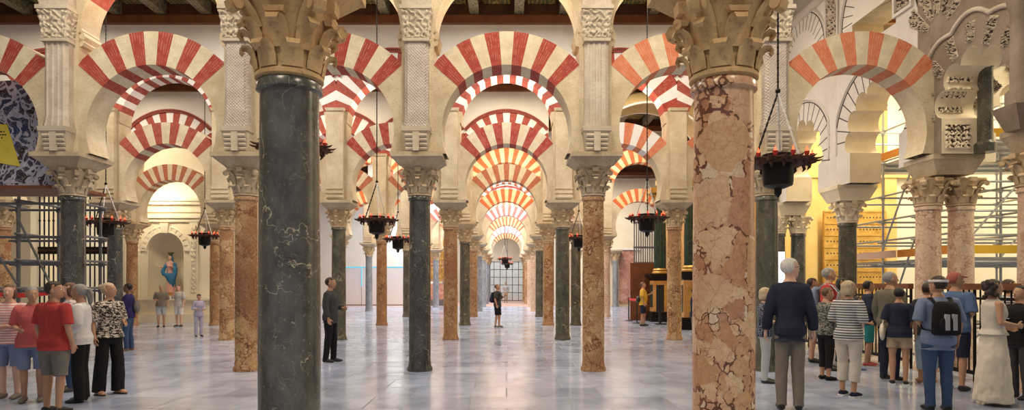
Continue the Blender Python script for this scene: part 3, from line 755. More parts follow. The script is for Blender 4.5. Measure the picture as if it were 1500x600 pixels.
# ------------------------------------------------------------------ screen of lobed arches (scaffold side), runs away from the viewer
XS, XT = 8.05, .70                                     # centre line of the screen and its thickness
def lobed_curve(R0, cz, zs, n, a0, bul=1.0, sub=7):
    cus = [rad(a0 + (180 - 2 * a0) * k / n) for k in range(n + 1)]
    P = [Vector((R0 * math.cos(a), cz + R0 * math.sin(a))) for a in cus]
    out = []
    if P[0].y > zs: out.append((Vector((P[0].x, zs)), -1))
    for i in range(n):
        p, q = P[i], P[i + 1]; c = (p + q) / 2; od = (c - Vector((0, cz))).normalized(); h = (q - p) / 2
        for k in range(sub):
            t = math.pi * k / sub
            out.append((c - h * math.cos(t) + od * math.sin(t) * h.length * bul, i))
    out.append((P[n], n - 1))
    if P[n].y > zs: out.append((Vector((P[n].x, zs)), -1))
    return out
def lobed_arch(nm, label, cx, cy, rotz, half, R0, cz, zs, n, a0, Ro, ztop, mats, th, alt=True, bul=1.0, scal=0, joints=False, grp=None, carved=False, trim=None):
    """mats: ring stone, alternate ring stone, wall, soffit"""
    t = thing(nm, label, 'arch', (cx, cy, 0), rotz, grp)
    cur = lobed_curve(R0, cz, zs, n, a0, bul); rg = MB(); sf = MB(); wl = MB(); jt = MB()
    y0, y1 = -th / 2, th / 2
    def outer(p):
        d = p - Vector((0, cz)); a = math.atan2(d.y, d.x); r = Ro
        if abs(math.cos(a)) * r > half: r = half / abs(math.cos(a))
        x, z = r * math.cos(a), cz + r * math.sin(a)
        if z < zs or d.y < -.02 and p.y <= zs + 1e-4: z = max(z, zs) if p.y > zs + 1e-4 else zs; x = math.copysign(half, p.x)
        return Vector((x, z))
    O = [outer(p) for p, _ in cur]
    for k in range(len(cur) - 1):
        p, q = cur[k][0], cur[k + 1][0]; o, r = O[k], O[k + 1]
        for y in (y0, y1): rg.face([(p.x, y, p.y), (o.x, y, o.y), (r.x, y, r.y), (q.x, y, q.y)], 0)
        sf.face([(p.x, y0, p.y), (p.x, y1, p.y), (q.x, y1, q.y), (q.x, y0, q.y)])
        if min(o.y, r.y) >= cz - .01 and abs(o.x - r.x) > 1e-4:
            for y in (y0, y1): wl.face([(o.x, y, o.y), (r.x, y, r.y), (r.x, y, ztop), (o.x, y, ztop)])
    link('archivolt', rg.mesh('archivolt', [mats[0]]), t)
    link('soffit', sf.mesh('soffit', [mats[2]], 50), t)
    if half + .001 > Ro: # wall from extrados to pier
        for sx in (-1, 1):
            wl.box(min(sx * Ro, sx * half), max(sx * Ro, sx * half), y0, y1, cz, ztop)
    if wl.f: link('spandrel', wl.mesh('spandrel', [mats[1]]), t)
    nv = 17
    for k in range(nv):                                  # voussoirs: carved plates alternating, or painted joints
        A = rad(-8 + 196 * (k + .5) / nv); dA = rad(196 / nv / 2 * (.80 if not joints else .06))
        def RI(a):
            best = min(cur, key=lambda c: abs(math.atan2(c[0].y - cz, c[0].x) % (2 * math.pi) - a % (2 * math.pi)))[0]
            return (best - Vector((0, cz))).length
        def RO_(a):
            r = Ro - .10
            return min(r, (half - .03) / max(abs(math.cos(a)), 1e-6))
        ri, ro = RI(A) + .07, RO_(A)
        if joints:
            A = rad(-8 + 196 * k / nv); ri, ro = RI(A), RO_(A) + .08
            for y, s_ in ((y0, -1), (y1, 1)):
                pl = [(r * math.cos(a), cz + r * math.sin(a)) for a, r in ((A - .011, ri), (A - .008, ro), (A + .008, ro), (A + .011, ri))]
                jt.prism(pl, min(y, y + s_ * .004), max(y, y + s_ * .004))
        elif k % 2 == 0 or True:
            if k % 2: continue
            def PV(u, v, A=A, dA=dA, ri=ri, ro=ro):
                a = A - dA + 2 * dA * u; r = ri + (ro - ri) * v
                return (r * math.cos(a), y0 - .002, cz + r * math.sin(a))
            pn = MB(); relief_grid(pn, PV, 14, 26, .05, (0, -1, 0), 0, k, (1.3, 2.4), 1); link('carved_panel', pn.mesh('carved_panel', [M['relief'], M['soil_shade']], 60), t)
    if jt.f: link('painted_joints', jt.mesh('painted_joints', [M['joint']]), t)
    if joints:                                          # thin dark outline and a white fillet round the ring
        for rr, wd, mk in ((Ro - .03, .012, 'joint'), (Ro + .05, .035, 'greywhite')):
            tb = MB()
            tb.tube([(min(max(rr * math.cos(a), -half), half), y0 - .004, cz + rr * math.sin(a)) for a in [rad(-6 + 192 * k / 48) for k in range(49)]], wd, 6)
            link('outline' if mk == 'joint' else 'fillet', tb.mesh('fillet', [M[mk]], 50), t)
    if trim:                                            # scalloped moulding round the ring
        tb = MB(); 
        for y in (y0 - .02, y1 + .02):
            pts = []
            for k in range(0, 61):
                a = rad(-4 + 188 * k / 60); r = Ro - .02 + trim * abs(math.sin((a - rad(-4)) / rad(188) * math.pi * 5)) - .04
                r = min(r, (half + .10) / max(abs(math.cos(a)), 1e-6)); pts.append((r * math.cos(a), y, cz + r * math.sin(a)))
            tb.tube(pts, .04, 8)
        link('scalloped_moulding', tb.mesh('scalloped_moulding', [M['pilaster']], 50), t)
    return t
def screen_pier(Y, zt, half, mat, label, z0=ZS - .04):
    t = thing('screen_pier', label, 'pier', (XS, Y, 0))
    mb = MB(); mb.box(-XT / 2, XT / 2, -half, half, z0, zt); mb.build('core', mat, t)
    im = MB(); im.frus((XT / 2 - .02, half + .14), (XT / 2 + .10, half + .24), z0 - .34, z0 - .08); im.frus((XT / 2 + .11, half + .25), (XT / 2 + .11, half + .25), z0 - .08, z0 + .01)
    tag(im.build('impost_block', M['grey'] if Y < 12 else M['jamb'], None, None, (XS, Y, 0)), 'spreading stone impost under the ' + label, 'impost')
    return t
# close bay, richly carved, reached by the corner pier of the second row
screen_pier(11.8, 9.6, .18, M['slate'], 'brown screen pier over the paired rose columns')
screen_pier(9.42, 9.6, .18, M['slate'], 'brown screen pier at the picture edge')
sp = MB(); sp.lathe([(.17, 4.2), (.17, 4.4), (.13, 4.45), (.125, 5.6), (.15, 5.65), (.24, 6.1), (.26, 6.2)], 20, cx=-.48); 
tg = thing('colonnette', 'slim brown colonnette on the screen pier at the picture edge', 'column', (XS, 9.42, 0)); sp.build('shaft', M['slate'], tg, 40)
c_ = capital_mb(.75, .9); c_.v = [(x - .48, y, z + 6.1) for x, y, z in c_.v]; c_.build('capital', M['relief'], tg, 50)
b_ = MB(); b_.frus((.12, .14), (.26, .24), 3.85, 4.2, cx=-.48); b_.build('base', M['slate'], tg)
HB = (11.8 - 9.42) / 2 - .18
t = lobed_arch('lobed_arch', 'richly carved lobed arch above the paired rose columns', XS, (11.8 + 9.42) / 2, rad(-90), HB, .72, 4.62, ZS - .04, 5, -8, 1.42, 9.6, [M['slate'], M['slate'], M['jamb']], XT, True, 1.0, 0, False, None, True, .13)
for k in range(5):                                      # fan of carved panels of the interlaced arch above
    A = rad(35 + k * 28)
    pn = MB()
    def PV2(u, v, A=A):
        a = A - .16 + .32 * u; r = .30 + .62 * v
        return (-.80 + r * math.cos(a), -XT / 2 - .003, 6.02 + r * math.sin(a) * 1.25)
    relief_grid(pn, PV2, 12, 26, .05, (0, -1, 0), 0, k + 5, (1.0, 2.6), 1); link('carved_panel', pn.mesh('carved_panel', [M['relief'], M['soil_shade']], 60), t)
# carved bands and panel on the soffit of its far jamb: plates facing the camera
bands = MB()
yj = 11.8 - .36
def jamb_y(z):
    best = None
    for p, _ in lobed_curve(.72, 4.62, ZS - .04, 5, -8):
        if p.x < 0: continue
        d = abs(p.y - z)
        if best is None or d < best[0]: best = (d, p.x)
    return best[1]
yc = (11.8 + 9.42) / 2
cz_ = lobed_curve(.72, 4.62, ZS - .04, 5, -8, 1.0, 24)
cz_ = [p for p, i in cz_ if p.x > 0]
def jamb_band(z0, z1, nu, nv, sd, x0=.06, x1=.50):
    def P(u, v):
        z = z0 + (z1 - z0) * v
        seg = [(a, b) for a, b in zip(cz_, cz_[1:]) if min(a.y, b.y) <= z <= max(a.y, b.y)]
        a, b = seg[0] if seg else (cz_[0], cz_[1])
        f = (z - a.y) / (b.y - a.y) if abs(b.y - a.y) > 1e-6 else 0
        x = a.x + (b.x - a.x) * f
        return (-XT / 2 + x0 + (x1 - x0) * u, x - .004, z)
    relief_grid(bands, P, nu, nv, .045, (0, -1, 0), 0, sd, ((x1 - x0) * 4.6, (z1 - z0) * 4.6), 1)
for z0, z1, sd in ((3.98, 4.42, 1.0), (4.66, 4.78, 2.0), (4.90, 5.05, 3.0), (5.13, 5.24, 4.0)):
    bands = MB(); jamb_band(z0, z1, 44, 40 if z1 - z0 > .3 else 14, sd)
    o = bands.build('carved_band', [M['jamb'], M['soil_shade']], t, 60, (0, 0, 0), rad(90))
# 
# (the parent is turned -90 degrees, so +90 brings the bands back to world axes)
sj = MB(); sj.lathe([(.17, 3.9), (.17, 4.05), (.12, 4.1), (.115, 5.35), (.16, 5.42), (.17, 5.5)], 20)
tj = thing('colonnette', 'slender greenish colonnette inside the carved lobed arch', 'column', (XS + .36, 11.24, 0)); sj.build('shaft', M['green_m'], tj, 40)
# two plain white-stuccoed bays beyond
YB = [11.8, 15.1, 18.3]
screen_pier(15.1, 8.6, .18, M['greywhite'], 'white screen pier over the single grey column', 3.86)
screen_pier(18.3, 8.6, .18, M['greywhite'], 'white screen pier over the paired dark columns', 3.86)
for (ya, yb), nm in zip(((11.8, 15.1), (15.1, 18.3)), ('closer', 'deeper')):
    h = (yb - ya) / 2 - .18
    lobed_arch('lobed_arch', 'white stuccoed lobed arch with dark joints, %s of two beyond the salmon arch' % nm, XS, (ya + yb) / 2, rad(-90), h, .92, 4.75, 3.86, 7, -14, 1.55, 6.75, [M['greywhite'], M['greywhite'], M['jamb']], XT, False, .95, 0, True, None)
    # upper tier
    lobed_arch('upper_arch', 'white stuccoed upper arch with joint lines, %s of two beyond the salmon arch' % nm, XS, (ya + yb) / 2, rad(-90), h, .80, 7.35, 6.75, 1, 0, 1.25, 9.6, [M['greywhite'], M['plaster'], M['stone']], XT, False, .02 if False else 1.0, 0, True, None)
for yy in (15.1, 18.0, 12.4):
    t = thing('carved_wall_panel', {15.1: 'upright carved stucco panel between the two white upper arches', 18.0: 'upright carved stucco panel beyond the deeper white upper arch', 12.4: 'upright carved stucco panel hidden behind the corner pier'}[yy], 'panel', (XS - XT / 2, yy, 6.85), rad(-90))
    f = MB()
    f.box(-.30, .30, -.05, 0, 0, .06); f.box(-.30, .30, -.05, 0, 1.54, 1.6); f.box(-.30, -.24, -.05, 0, .06, 1.54); f.box(.24, .30, -.05, 0, .06, 1.54); f.build('frame', M['greywhite'], t)
    p = MB(); relief_grid(p, lambda u, v: (-.23 + .46 * u, -.006, .07 + 1.46 * v), 26, 70, .05, (0, -1, 0), 0, yy, (1.6, 5), 1); p.build('carving', [M['relief'], M['soil_shade']], t, 60)
w = MB(); w.box(XS - XT / 2 - .10, XS + XT / 2 + .1, 11.9, 18.5, 8.45, 8.62); w.box(XS - XT / 2 - .03, XS + XT / 2, 11.9, 18.5, 8.6, 9.6)
struct('trim_13', w, M['greywhite'])
# columns of the screen
column(7.78, 11.8, 'brec_l', 'pale rose marble column in front of the railing, one of a touching pair', 'paired rose columns under the carved arch', .21, 'tan', None, 3.02, .5)
column(8.38, 11.8, 'brec_l', 'pale rose marble column behind the railing, outer one of a touching pair', 'paired rose columns under the carved arch', .21, 'tan', None, 3.02, .5)
column(8.05, 15.1, 'green_m', 'single greyish column before the gold perforated panel', None, .20, 'jamb', None, 3.02, .5)
column(7.76, 18.3, 'dark_m', 'dark marble column beside the lit white screen, one of a pair', 'paired dark columns under the white screen', .20, 'jamb', None, 3.02, .5)
column(8.34, 18.3, 'dark_m', 'dark marble column by the cream wall, outer one of a pair', 'paired dark columns under the white screen', .20, 'jamb', None, 3.02, .5)
column(7.78, 9.42, 'brec_l', 'rose marble column under the edge pier of the carved screen', None, .21, 'tan', None, 3.02, .5)
column(8.38, 9.42, 'brec_l', 'outer rose marble column under the edge pier', None, .21, 'tan', None, 3.02, .5)
# a second carved arch standing across, seen through the first
lobed_arch('lobed_arch', 'carved ivory arch standing across, seen through the carved lobed arch', 10.05, 12.4, 0, 1.35, .80, 4.55, 3.9, 5, -8, 1.40, 9.6, [M['jamb'], M['jamb'], M['jamb']], .6, True, .9, 0, False, None, True, .08)
column(11.5, 12.4, 'brec_l', 'rose marble column inside the bright scaffolded chapel', None, .2, 'tan', 'tan', 2.95, .5)
# bright chamber behind the screen
w = MB(); w.box(8.6, 13.1, 22.0, 22.4, 0, 9.4); struct('wall_chamber', w, M['goldwall'])
w = MB(); w.box(13.1, 20, 22.0, 22.4, 0, 9.4); struct('wall_chamber', w, M['plaster'])
w = MB(); w.box(15.5, 15.9, 6, 22, 0, 9.6); struct('wall_chamber', w, M['plaster'])
t = MB()
for x0, x1 in ((8.9, 9.3), (10.2, 10.6), (12.9, 13.3), (14.2, 14.6)): t.box(x0, x1, 21.8, 22, 0, 5.2)
t.box(8.6, 15.5, 21.75, 22, 5.2, 5.5); struct('trim_14', t, M['goldwall'])
gp = thing('perforated_panel', 'tall gold panel with rows of small holes behind the scaffold', 'panel', (11.75, 21.6, 0))
f = MB(); f.box(-1.05, 1.05, -.06, .06, .0, 4.05); f.build('board', M['gold'], gp)
for r in range(9):
    h = MB()
    for k in range(18):
        if k in (8, 9): continue
        x = -.94 + k * 1.88 / 17; h.tube([(x, -.066, .62 + r * .40), (x, -.058, .62 + r * .40)], .026, 8)
    h.build('hole_row', M['joint'], gp)
    s_ = MB(); s_.box(-1.03, 1.03, -.085, -.06, .80 + r * .40, .825 + r * .40); s_.build('ledge', M['gold'], gp)
# railing along the screen line
def railing(ya, yb, label):
    L = yb - ya; t = thing('railing', label, 'railing', (7.62, ya, 0), 0, 'railing sections along the screen')
    b = MB(); b.box(-.05, .05, 0, L, 1.50, 1.60); b.build('top_rail', M['wood2'], t)
    b = MB(); b.box(-.03, .03, 0, L, .12, .18); b.build('lower_rail', M['iron'], t); b = MB(); b.box(-.02, .02, 0, L, 1.34, 1.38); b.build('middle_rail', M['iron'], t)
    n = int(L / .125)
    for k in range(n + 1):
        y = k * L / n; b = MB(); r = .014 if k % 8 else .026
        b.tube([(0, y, 0 if k % 8 == 0 else .14), (0, y, 1.5)], r, 6); b.build('baluster', M['iron'], t)
    return t
railing(5.2, 9.2, 'dark railing section between the viewer and the edge pier')
railing(9.4, 11.55, 'dark railing section under the carved lobed arch')
railing(12.05, 17.9, 'dark railing section from the rose columns towards the lit screen')
# lit portrait screen
t = thing('information_screen', 'bright white portrait screen behind the dark green column', 'screen', (5.98, 14.2, 0))
b = MB(); b.box(-.21, .21, 0, .05, 1.60, 2.32); b.build('casing', M['black'], t)
b = MB(); b.box(-.195, .195, -.006, 0, 1.615, 2.305); b.build('display', M['screen'], t)
b = MB(); b.box(-.04, .04, .01, .05, .03, 1.6); b.box(-.24, .24, -.16, .2, 0, .03); b.build('stand', M['black'], t)
# ------------------------------------------------------------------ scaffolds
def scaffold(label, xs, ys, top, levels, M_, toes, decks, braces, loc, tm='toe'):
    t = thing('scaffold', label, 'scaffold', loc)
    for x in xs:
        for y in ys:
            b = MB(); b.tube([(x, y, .03), (x, y, top)], .028, 8); b.box(x - .08, x + .08, y - .08, y + .08, 0, .03)
            for z in levels: b.tube([(x, y, z - .05), (x, y, z + .05)], .045, 8)
            b.build('post', M_, t, 40)
    for z in levels:
        for y in ys:
            b = MB(); b.tube([(xs[0] - .15, y - .04, z), (xs[-1] + .15, y - .04, z)], .025, 8); b.build('ledger', M_, t, 40)
        for x in xs:
            b = MB(); b.tube([(x + .04, ys[0] - .15, z + .06), (x + .04, ys[-1] + .15, z + .06)], .025, 8); b.build('transom', M_, t, 40)
    for (p, q) in braces:
        b = MB(); b.tube([p, q], .022, 8); b.build('brace', M_, t, 40)
    for z in decks:
        for k in range(len(xs) - 1):
            b = MB(); b.box(xs[k] + .03, xs[k + 1] - .03, ys[0] + .05, ys[-1] - .05, z, z + .05); 
            for j in range(6): b.box(xs[k] + .05, xs[k + 1] - .05, ys[0] + .08 + j * (ys[-1] - ys[0] - .2) / 6, ys[0] + .12 + j * (ys[-1] - ys[0] - .2) / 6, z - .05, z)
            b.build('deck', M['steel'], t)
    for (x0, x1, y0, y1, z, mk) in toes:
        b = MB(); b.box(x0, x1, y0, y1, z, z + .17)
        b.build('toe_board', M[mk], t)
    return t
xs = [0, 1.9, 3.8, 5.7]; ys = [0, 1.3, 2.6, 3.9]
scaffold('multi-level steel scaffold with orange boards in the bright chapel', xs, ys, 6.4, [.6, 2.05, 2.6, 3.1, 3.7, 4.55, 5.3], M['steel'],
         [(0, 5.7, -.06, -.02, 2.22, 'toe_y'), (-.08, -.04, 0, 1.9, 2.22, 'toe'), (-.08, -.04, 2.0, 3.9, 2.22, 'pinkb'), (-.08, -.04, .2, 3.9, 4.62, 'toe'), (0, 5.7, -.06, -.02, 4.62, 'toe_y')], [2.1, 4.5],
         [((0, 0, .1), (1.9, 0, 2.0)), ((3.8, 0, .1), (1.9, 0, 2.0)), ((-.05, 1.3, 2.6), (-.05, 2.6, .2)), ((0, -.05, 2.3), (1.9, -.05, 4.4)), ((3.8, -.05, 4.4), (5.7, -.05, 2.2)), ((-.05, 1.3, 4.4), (-.05, 2.6, 2.3)), ((1.9, 1.3, 2.2), (3.8, 1.3, 4.4))], (9.3, 13.2, 0))
b = MB(); b.tube([(-10.3, 12.40, 1.42), (-9.4, 12.40, 1.37), (-8.62, 12.40, 1.44), (-8.2, 12.25, 1.40)], [(.045, .004)] * 4, 8, flat=(0, 0, 1)); tag(b.build('barrier_tape', M['redtape'], None), 'red barrier tape strung across the dark scaffold', 'tape')
# statue-side scaffold with a printed banner in the arch
xs = [0, .86, 1.75]; ys = [0, 1.1]
sc = scaffold('dark tube scaffold under the printed banner', xs, ys, 3.3, [.55, 1.45, 2.0, 2.5, 3.15], M['steeld'], [], [], 
         [((0, -.05, .1), (.86, -.05, 1.4)), ((.86, -.05, 2.9), (1.75, -.05, 1.1)), ((0, -.05, 2.9), (.86, -.05, 1.6)), ((.86, -.05, .1), (1.75, -.05, 1.4)), ((1.75, 0, 3.1), (1.75, 1.1, .3)), ((-.9, 0, .1), (0, 0, 1.3))], (-10.35, 12.45, 0))
pl = MB(); pl.box(-11.0, -8.38, 12.25, 13.4, 3.42, 3.48); tag(pl.build('platform_board', M['wood2'], None), 'wooden platform board under the printed banner', 'board')
def banner_m():
    k = NT('printed_photo_of_carving', .6, 0, .2); v = k.coord(False)
    nz = k.n('ShaderNodeVectorMath', {0: k.noise(v, 1.6, 3).outputs['Color'], 1: (.5, .5, .5)}, operation='SUBTRACT').outputs[0]
    dv = k.n('ShaderNodeVectorMath', {0: v, 1: k.scl(nz, (1.3, 1.3, 1.3))}, operation='ADD').outputs[0]
    dv = k.n('ShaderNodeMapping', {0: dv, 2: (0, rad(-35), 0), 3: (1.1, 1, .5)}).outputs[0]
    e = k.n('ShaderNodeTexVoronoi', {'Vector': dv, 'Scale': 5.2}, feature='DISTANCE_TO_EDGE').outputs['Distance']
    g = k.noise(v, 1.3, 2).outputs[0]
    dark = k.ramp(g, [(.40, (.05, .028, .022)), (.6, (.03, .05, .13))])
    c = k.mix(k.ramp(e, [(.10, (1, 1, 1)), (.14, (0, 0, 0))]), dark, k.ramp(k.noise(v, 9, 3).outputs[0], [(.3, (.33, .33, .43)), (.7, (.52, .52, .64))]))
    s2 = k.ramp(k.n('ShaderNodeTexVoronoi', {'Vector': dv, 'Scale': 12.0}, feature='DISTANCE_TO_EDGE').outputs['Distance'], [(.0, (.6, .6, .6)), (.05, (0, 0, 0))])
    c = k.mix(s2, c, (.42, .41, .50))
    k.base(c); return k.m
bt = thing('printed_banner', 'printed blue and grey banner of carved scrollwork filling the arch', 'banner', (-9.6, 11.98, 0))
b = MB(); NB = 26; th0 = -22; Rb = 1.17
pts = [(1.16 * math.cos(rad(a)), ZC + 1.16 * math.sin(rad(a))) for a in [th0 + (180 - 2 * th0) * k / NB for k in range(NB + 1)]]
low = [(1.20, 3.62), (1.52, 3.30), (.4, 3.44), (-1.2, 3.52)]
poly = [(1.10, 3.95)] + pts + [(-1.2, 3.52), (.3, 3.46), (1.52, 3.34), (1.36, 3.62)]
cen = (0, 4.2)
for k in range(len(poly)):
    p, q = poly[k], poly[(k + 1) % len(poly)]
    for y in (.40, .415): 
        b.face([(cen[0], y, cen[1]), (p[0], y, p[1]), (q[0], y, q[1])])
    b.face([(p[0], .40, p[1]), (q[0], .40, q[1]), (q[0], .415, q[1]), (p[0], .415, p[1])])
b.build('canvas', banner_m(), bt)
yb_ = MB(); yb_.prism([(-.9, 4.72), (-.06, 4.67), (.19, 3.86), (-.9, 4.05)], .385, .399)
ybp = yb_.build('yellow_panel', mottled('yellow_print', (.62, .50, .06), (.75, .62, .10), 3, .6, 0, 10), bt)
tx = MB()
for r in range(3):
    z = 4.52 - r * .06; x = -.85
    while x < -.08 - r * .02:
        wd = RN.uniform(.02, .05); tx.box(x, min(x + wd, -.02), .381, .385, z, z + .026); x += wd + RN.choice((.012, .012, .03))
tx.build('lettering', M['text'], ybp)
# ------------------------------------------------------------------ chandeliers
def chandelier_parts():
    P = {}
    mb = MB(); N = 16; top = []; bot = []
    for k in range(N * 2):
        a = math.pi * k / N; r = .46 if k % 2 == 0 else .35
        top.append((r * math.cos(a), r * math.sin(a)))
    def ring(z, s): return [(x * s, y * s, z) for x, y in top]
    mb.loft([ring(-.028, .93), ring(-.02, 1), ring(.02, 1), ring(.028, .93)])
    for k in range(N):
        a = 2 * math.pi * k / N; c, s_ = math.cos(a), math.sin(a)
        mb.tube([(.40 * c, .40 * s_, 0), (.50 * c, .50 * s_, .01), (.535 * c, .535 * s_, .025)], [.02, .012, .004], 6)
        mb.tube([(.36 * c, .36 * s_, -.02), (.38 * c, .38 * s_, -.075), (.35 * c, .35 * s_, -.11)], [.022, .02, .005], 6)
    P['crown_plate'] = mb.mesh('crown_plate', [M['rust']], 40)
    mb = MB(); mb.lathe([(.18, .10), (.195, .10), (.195, .02), (.185, -.26), (.175, -.30), (.10, -.33), (.05, -.345), (.045, -.40), (.03, -.42), (.01, -.45)], 24)
    P['bowl'] = mb.mesh('bowl', [M['iron']], 40)
    mb = MB(); mb.lathe([(.018, .02), (.026, .04), (.032, .075), (.028, .08), (.01, .08)], 10)
    P['candle_cup'] = mb.mesh('candle_cup', [M['cup']], 40)
    mb = MB(); mb.lathe([(.005, .075), (.015, .09), (.013, .105), (.005, .13), (.001, .145)], 10)
    P['flame'] = mb.mesh('flame', [M['flame']], 60)
    for k in range(3):
        a = 2 * math.pi * k / 3 + .5; x, y = .30 * math.cos(a), .30 * math.sin(a)
        mb = MB(); n = 22
        for j in range(n):
            t0, t1 = j / n, (j + 1.15) / n
            mb.tube([(x * (1 - t) , y * (1 - t), .03 + .87 * t) for t in (t0, min(t1, 1))], .015 if j % 2 else .0105, 6)
        P['chain%d' % k] = mb.mesh('chain', [M['silver'] if k != 1 else M['iron']], 40)
    mb = MB(); mb.ball((0, 0, .92), .035, 10); P['hook'] = mb.mesh('hook', [M['iron']], 60)
    return P
CP = None
def chandelier(x, Y, zr, label, cable=True):
    global CP
    if CP is None: CP = chandelier_parts()
    t = thing('chandelier', label, 'chandelier', (x, Y, zr), RN.random() * 3, 'oil-lamp chandeliers')
    link('crown_plate', CP['crown_plate'], t); link('bowl', CP['bowl'], t)
    for k in range(12):
        a = 2 * math.pi * k / 12
        c = link('candle_cup', CP['candle_cup'], t, (.40 * math.cos(a), .40 * math.sin(a), 0)); link('flame', CP['flame'], c)
    for k in range(3): link('chain', CP['chain%d' % k], t)
    link('hook', CP['hook'], t)
    h = 9.46 - zr - .93; mb = MB(); n = int(h / .09)
    mb.tube([(0, 0, .93), (0, 0, .93 + h)], .012, 6)
    for j in range(n): mb.ball((0, 0, .95 + j * .09), .017, 6)
    mb.build('cable', M['iron'], t)
    return t
chandelier(3.50, 8.25, 3.16, 'black chandelier hanging beside the pink breccia column')
chandelier(-2.75, 8.25, 3.34, 'chandelier half hidden behind the large dark veined column')
chandelier(PX(552, 15.2), 15.2, 3.10, 'chandelier before the brown column, between two dark columns')
chandelier(PX(948, 15.2), 15.2, 3.15, 'chandelier above the man in the yellow shirt')
chandelier(PX(155, 15.2), 15.2, 3.05, 'chandelier beside the dark column by the banner')
chandelier(PX(300, 21.5), 21.5, 3.20, 'chandelier close to the statue niche')
chandelier(PX(583, 21.5), 21.5, 3.08, 'small chandelier before the white display boards')
chandelier(PX(848, 21.5), 21.5, 3.12, 'chandelier mostly hidden by the golden column, deep in the hall')
chandelier(-.1, 40.3, 3.15, 'distant chandelier high in the central aisle before the gate')
chandelier(.05, 46.6, 3.05, 'farther of two chandeliers down the central aisle')
# ------------------------------------------------------------------ transept side: pedestals, green columns, grille, door
def pedestal(Y, label, lab2):
    t = thing('pedestal', label, 'pedestal', (6.53, Y, 0), 0, 'choir pedestals')
    b = MB(); b.box(-.50, .50, -.50, .50, 0, .16); b.box(-.45, .45, -.45, .45, .16, .42); b.build('plinth', M['iron'], t)
    b = MB(); b.box(-.36, .36, -.36, .36, .42, 1.72); b.build('die', M['amber'], t)
    for y in (-.368,):
        q = MB(); q.box(-.24, .24, -.385, -.36, .6, 1.55); q.build('front_panel', M['gold'], t)
    q = MB(); q.box(-.385, -.36, -.24, .24, .6, 1.55); q.build('side_panel', M['serp'], t)
    b = MB(); b.frus((.36, .36), (.52, .52), 1.72, 1.92); b.frus((.54, .54), (.54, .54), 1.92, 2.02); b.build('cornice', M['iron'], t)
    t2 = thing('fluted_column', lab2, 'column', (6.53, Y, 2.02), 0, 'dark green choir columns')
    b = MB(); b.lathe([(.34, 0), (.34, .06), (.29, .1), (.31, .16), (.26, .22)], 24); b.build('base', M['gold'], t2, 40)
    pr = []
    for k in range(48):
        a = 2 * math.pi * k / 48; r = .25 if k % 2 else .225; pr.append((r * math.cos(a), r * math.sin(a)))
    b = MB(); b.loft([[(x * s, y * s, z) for x, y in pr] for z, s in ((.22, 1), (1.2, 1), (2.95, .9))]); b.build('shaft', M['serp'], t2, 30)
    c = capital_mb(1.05, .9); c.v = [(x, y, z + 2.93) for x, y, z in c.v]; c.build('capital', M['gold'], t2, 50)
    b = MB(); b.box(-.5, .5, -.5, .5, 3.38, 3.6); b.build('entablature_block', M['gold'], t2)
pedestal(22.6, 'dark-based amber pedestal under the green column beside the pink breccia column', 'dark green fluted column on amber pedestal beside pink breccia column')
pedestal(27.2, 'dark-based amber pedestal behind the golden column in third row', 'dark green fluted column behind the golden column in third row')
w = MB(); w.box(7.1, 7.5, 20.6, 28.6, 0, 6.4); struct('wall_choir', w, M['amber'])
w = MB(); w.box(7.5, 20, 22.4, 22.6, 0, 9.6); struct('wall_choir', w, M['creamwall'])
t = MB(); t.box(6.9, 7.6, 20.5, 28.7, 5.6, 6.0); t.box(6.7, 7.6, 20.4, 28.8, 6.0, 6.2); struct('trim_15', t, M['gold'])
g = thing('iron_grille', 'tall dark blue-grey grille behind the man in yellow', 'grille', (6.95, 30.9, 0))
for k in range(15):
    x = -.78 + k * 1.5 / 14; b = MB(); b.tube([(x, 0, .9), (x, 0, 4.6)], .028, 6); b.ball((x, 0, 2.2), .045, 6); b.build('bar', M['steeld'], g, 50)
for z in (.9, 1.5, 2.55, 3.3, 4.5):
    b = MB(); b.box(-.82, .76, -.04, .04, z, z + .09); b.build('rail', M['steeld'], g)
b = MB(); b.box(-.82, .76, -.2, .2, 0, .9); b.build('base_wall', M['amber'], g)
d = thing('wooden_door_leaf', 'reddish brown panelled wooden screen beside the man in yellow', 'screen', (5.95, 27.9, 0))
b = MB(); b.box(-.55, .55, -.04, .04, 0, 2.5); b.build('board', M['wood2'], d)
for (x0, x1) in ((-.47, -.05), (.05, .47)):
    for z0, z1 in ((.2, 1.1), (1.25, 2.3)):
        b = MB(); b.box(x0, x1, -.06, -.04, z0, z1); b.box(x0 + .06, x1 - .06, -.075, -.06, z0 + .06, z1 - .06); b.build('panel', M['wood2'], d)
def stanchion(x, Y, label):
    t = thing('barrier_post', label, 'barrier post', (x, Y, 0), 0, 'belt barrier posts')
    b = MB(); b.lathe([(.17, 0), (.17, .02), (.05, .04), (.028, .06)], 18); b.build('base', M['black'], t, 40)
    b = MB(); b.lathe([(.026, .05), (.026, .92), (.036, .93), (.036, 1.0), (.02, 1.01)], 14); b.build('post', M['black'], t, 40)
    return t
stanchion(PX(921, 27.6), 27.6, 'black barrier post standing farther from the man in yellow'); stanchion(PX(933, 25.8), 25.8, 'black barrier post standing closer to the man in yellow')
b = MB(); p, q = Vector((PX(921, 27.6), 27.6, .95)), Vector((PX(933, 25.8), 25.8, .95)); b.tube([p, p.lerp(q, .5) - Vector((0, 0, .03)), q], [(.045, .006)] * 3, 8, flat=(0, 0, 1)); tag(b.build('barrier_belt', M['redtape'], None), 'red barrier belt stretched between two black posts', 'barrier belt')
t = thing('notice_board', 'black slanted notice board beside the choir pedestal', 'sign', (PX(967, 25.2), 25.2, 0))
b = MB(); b.prism([(-.15, .5), (.15, .5), (.15, 1.55), (-.15, 1.55)], -.03, .03); b.build('panel', M['black'], t)
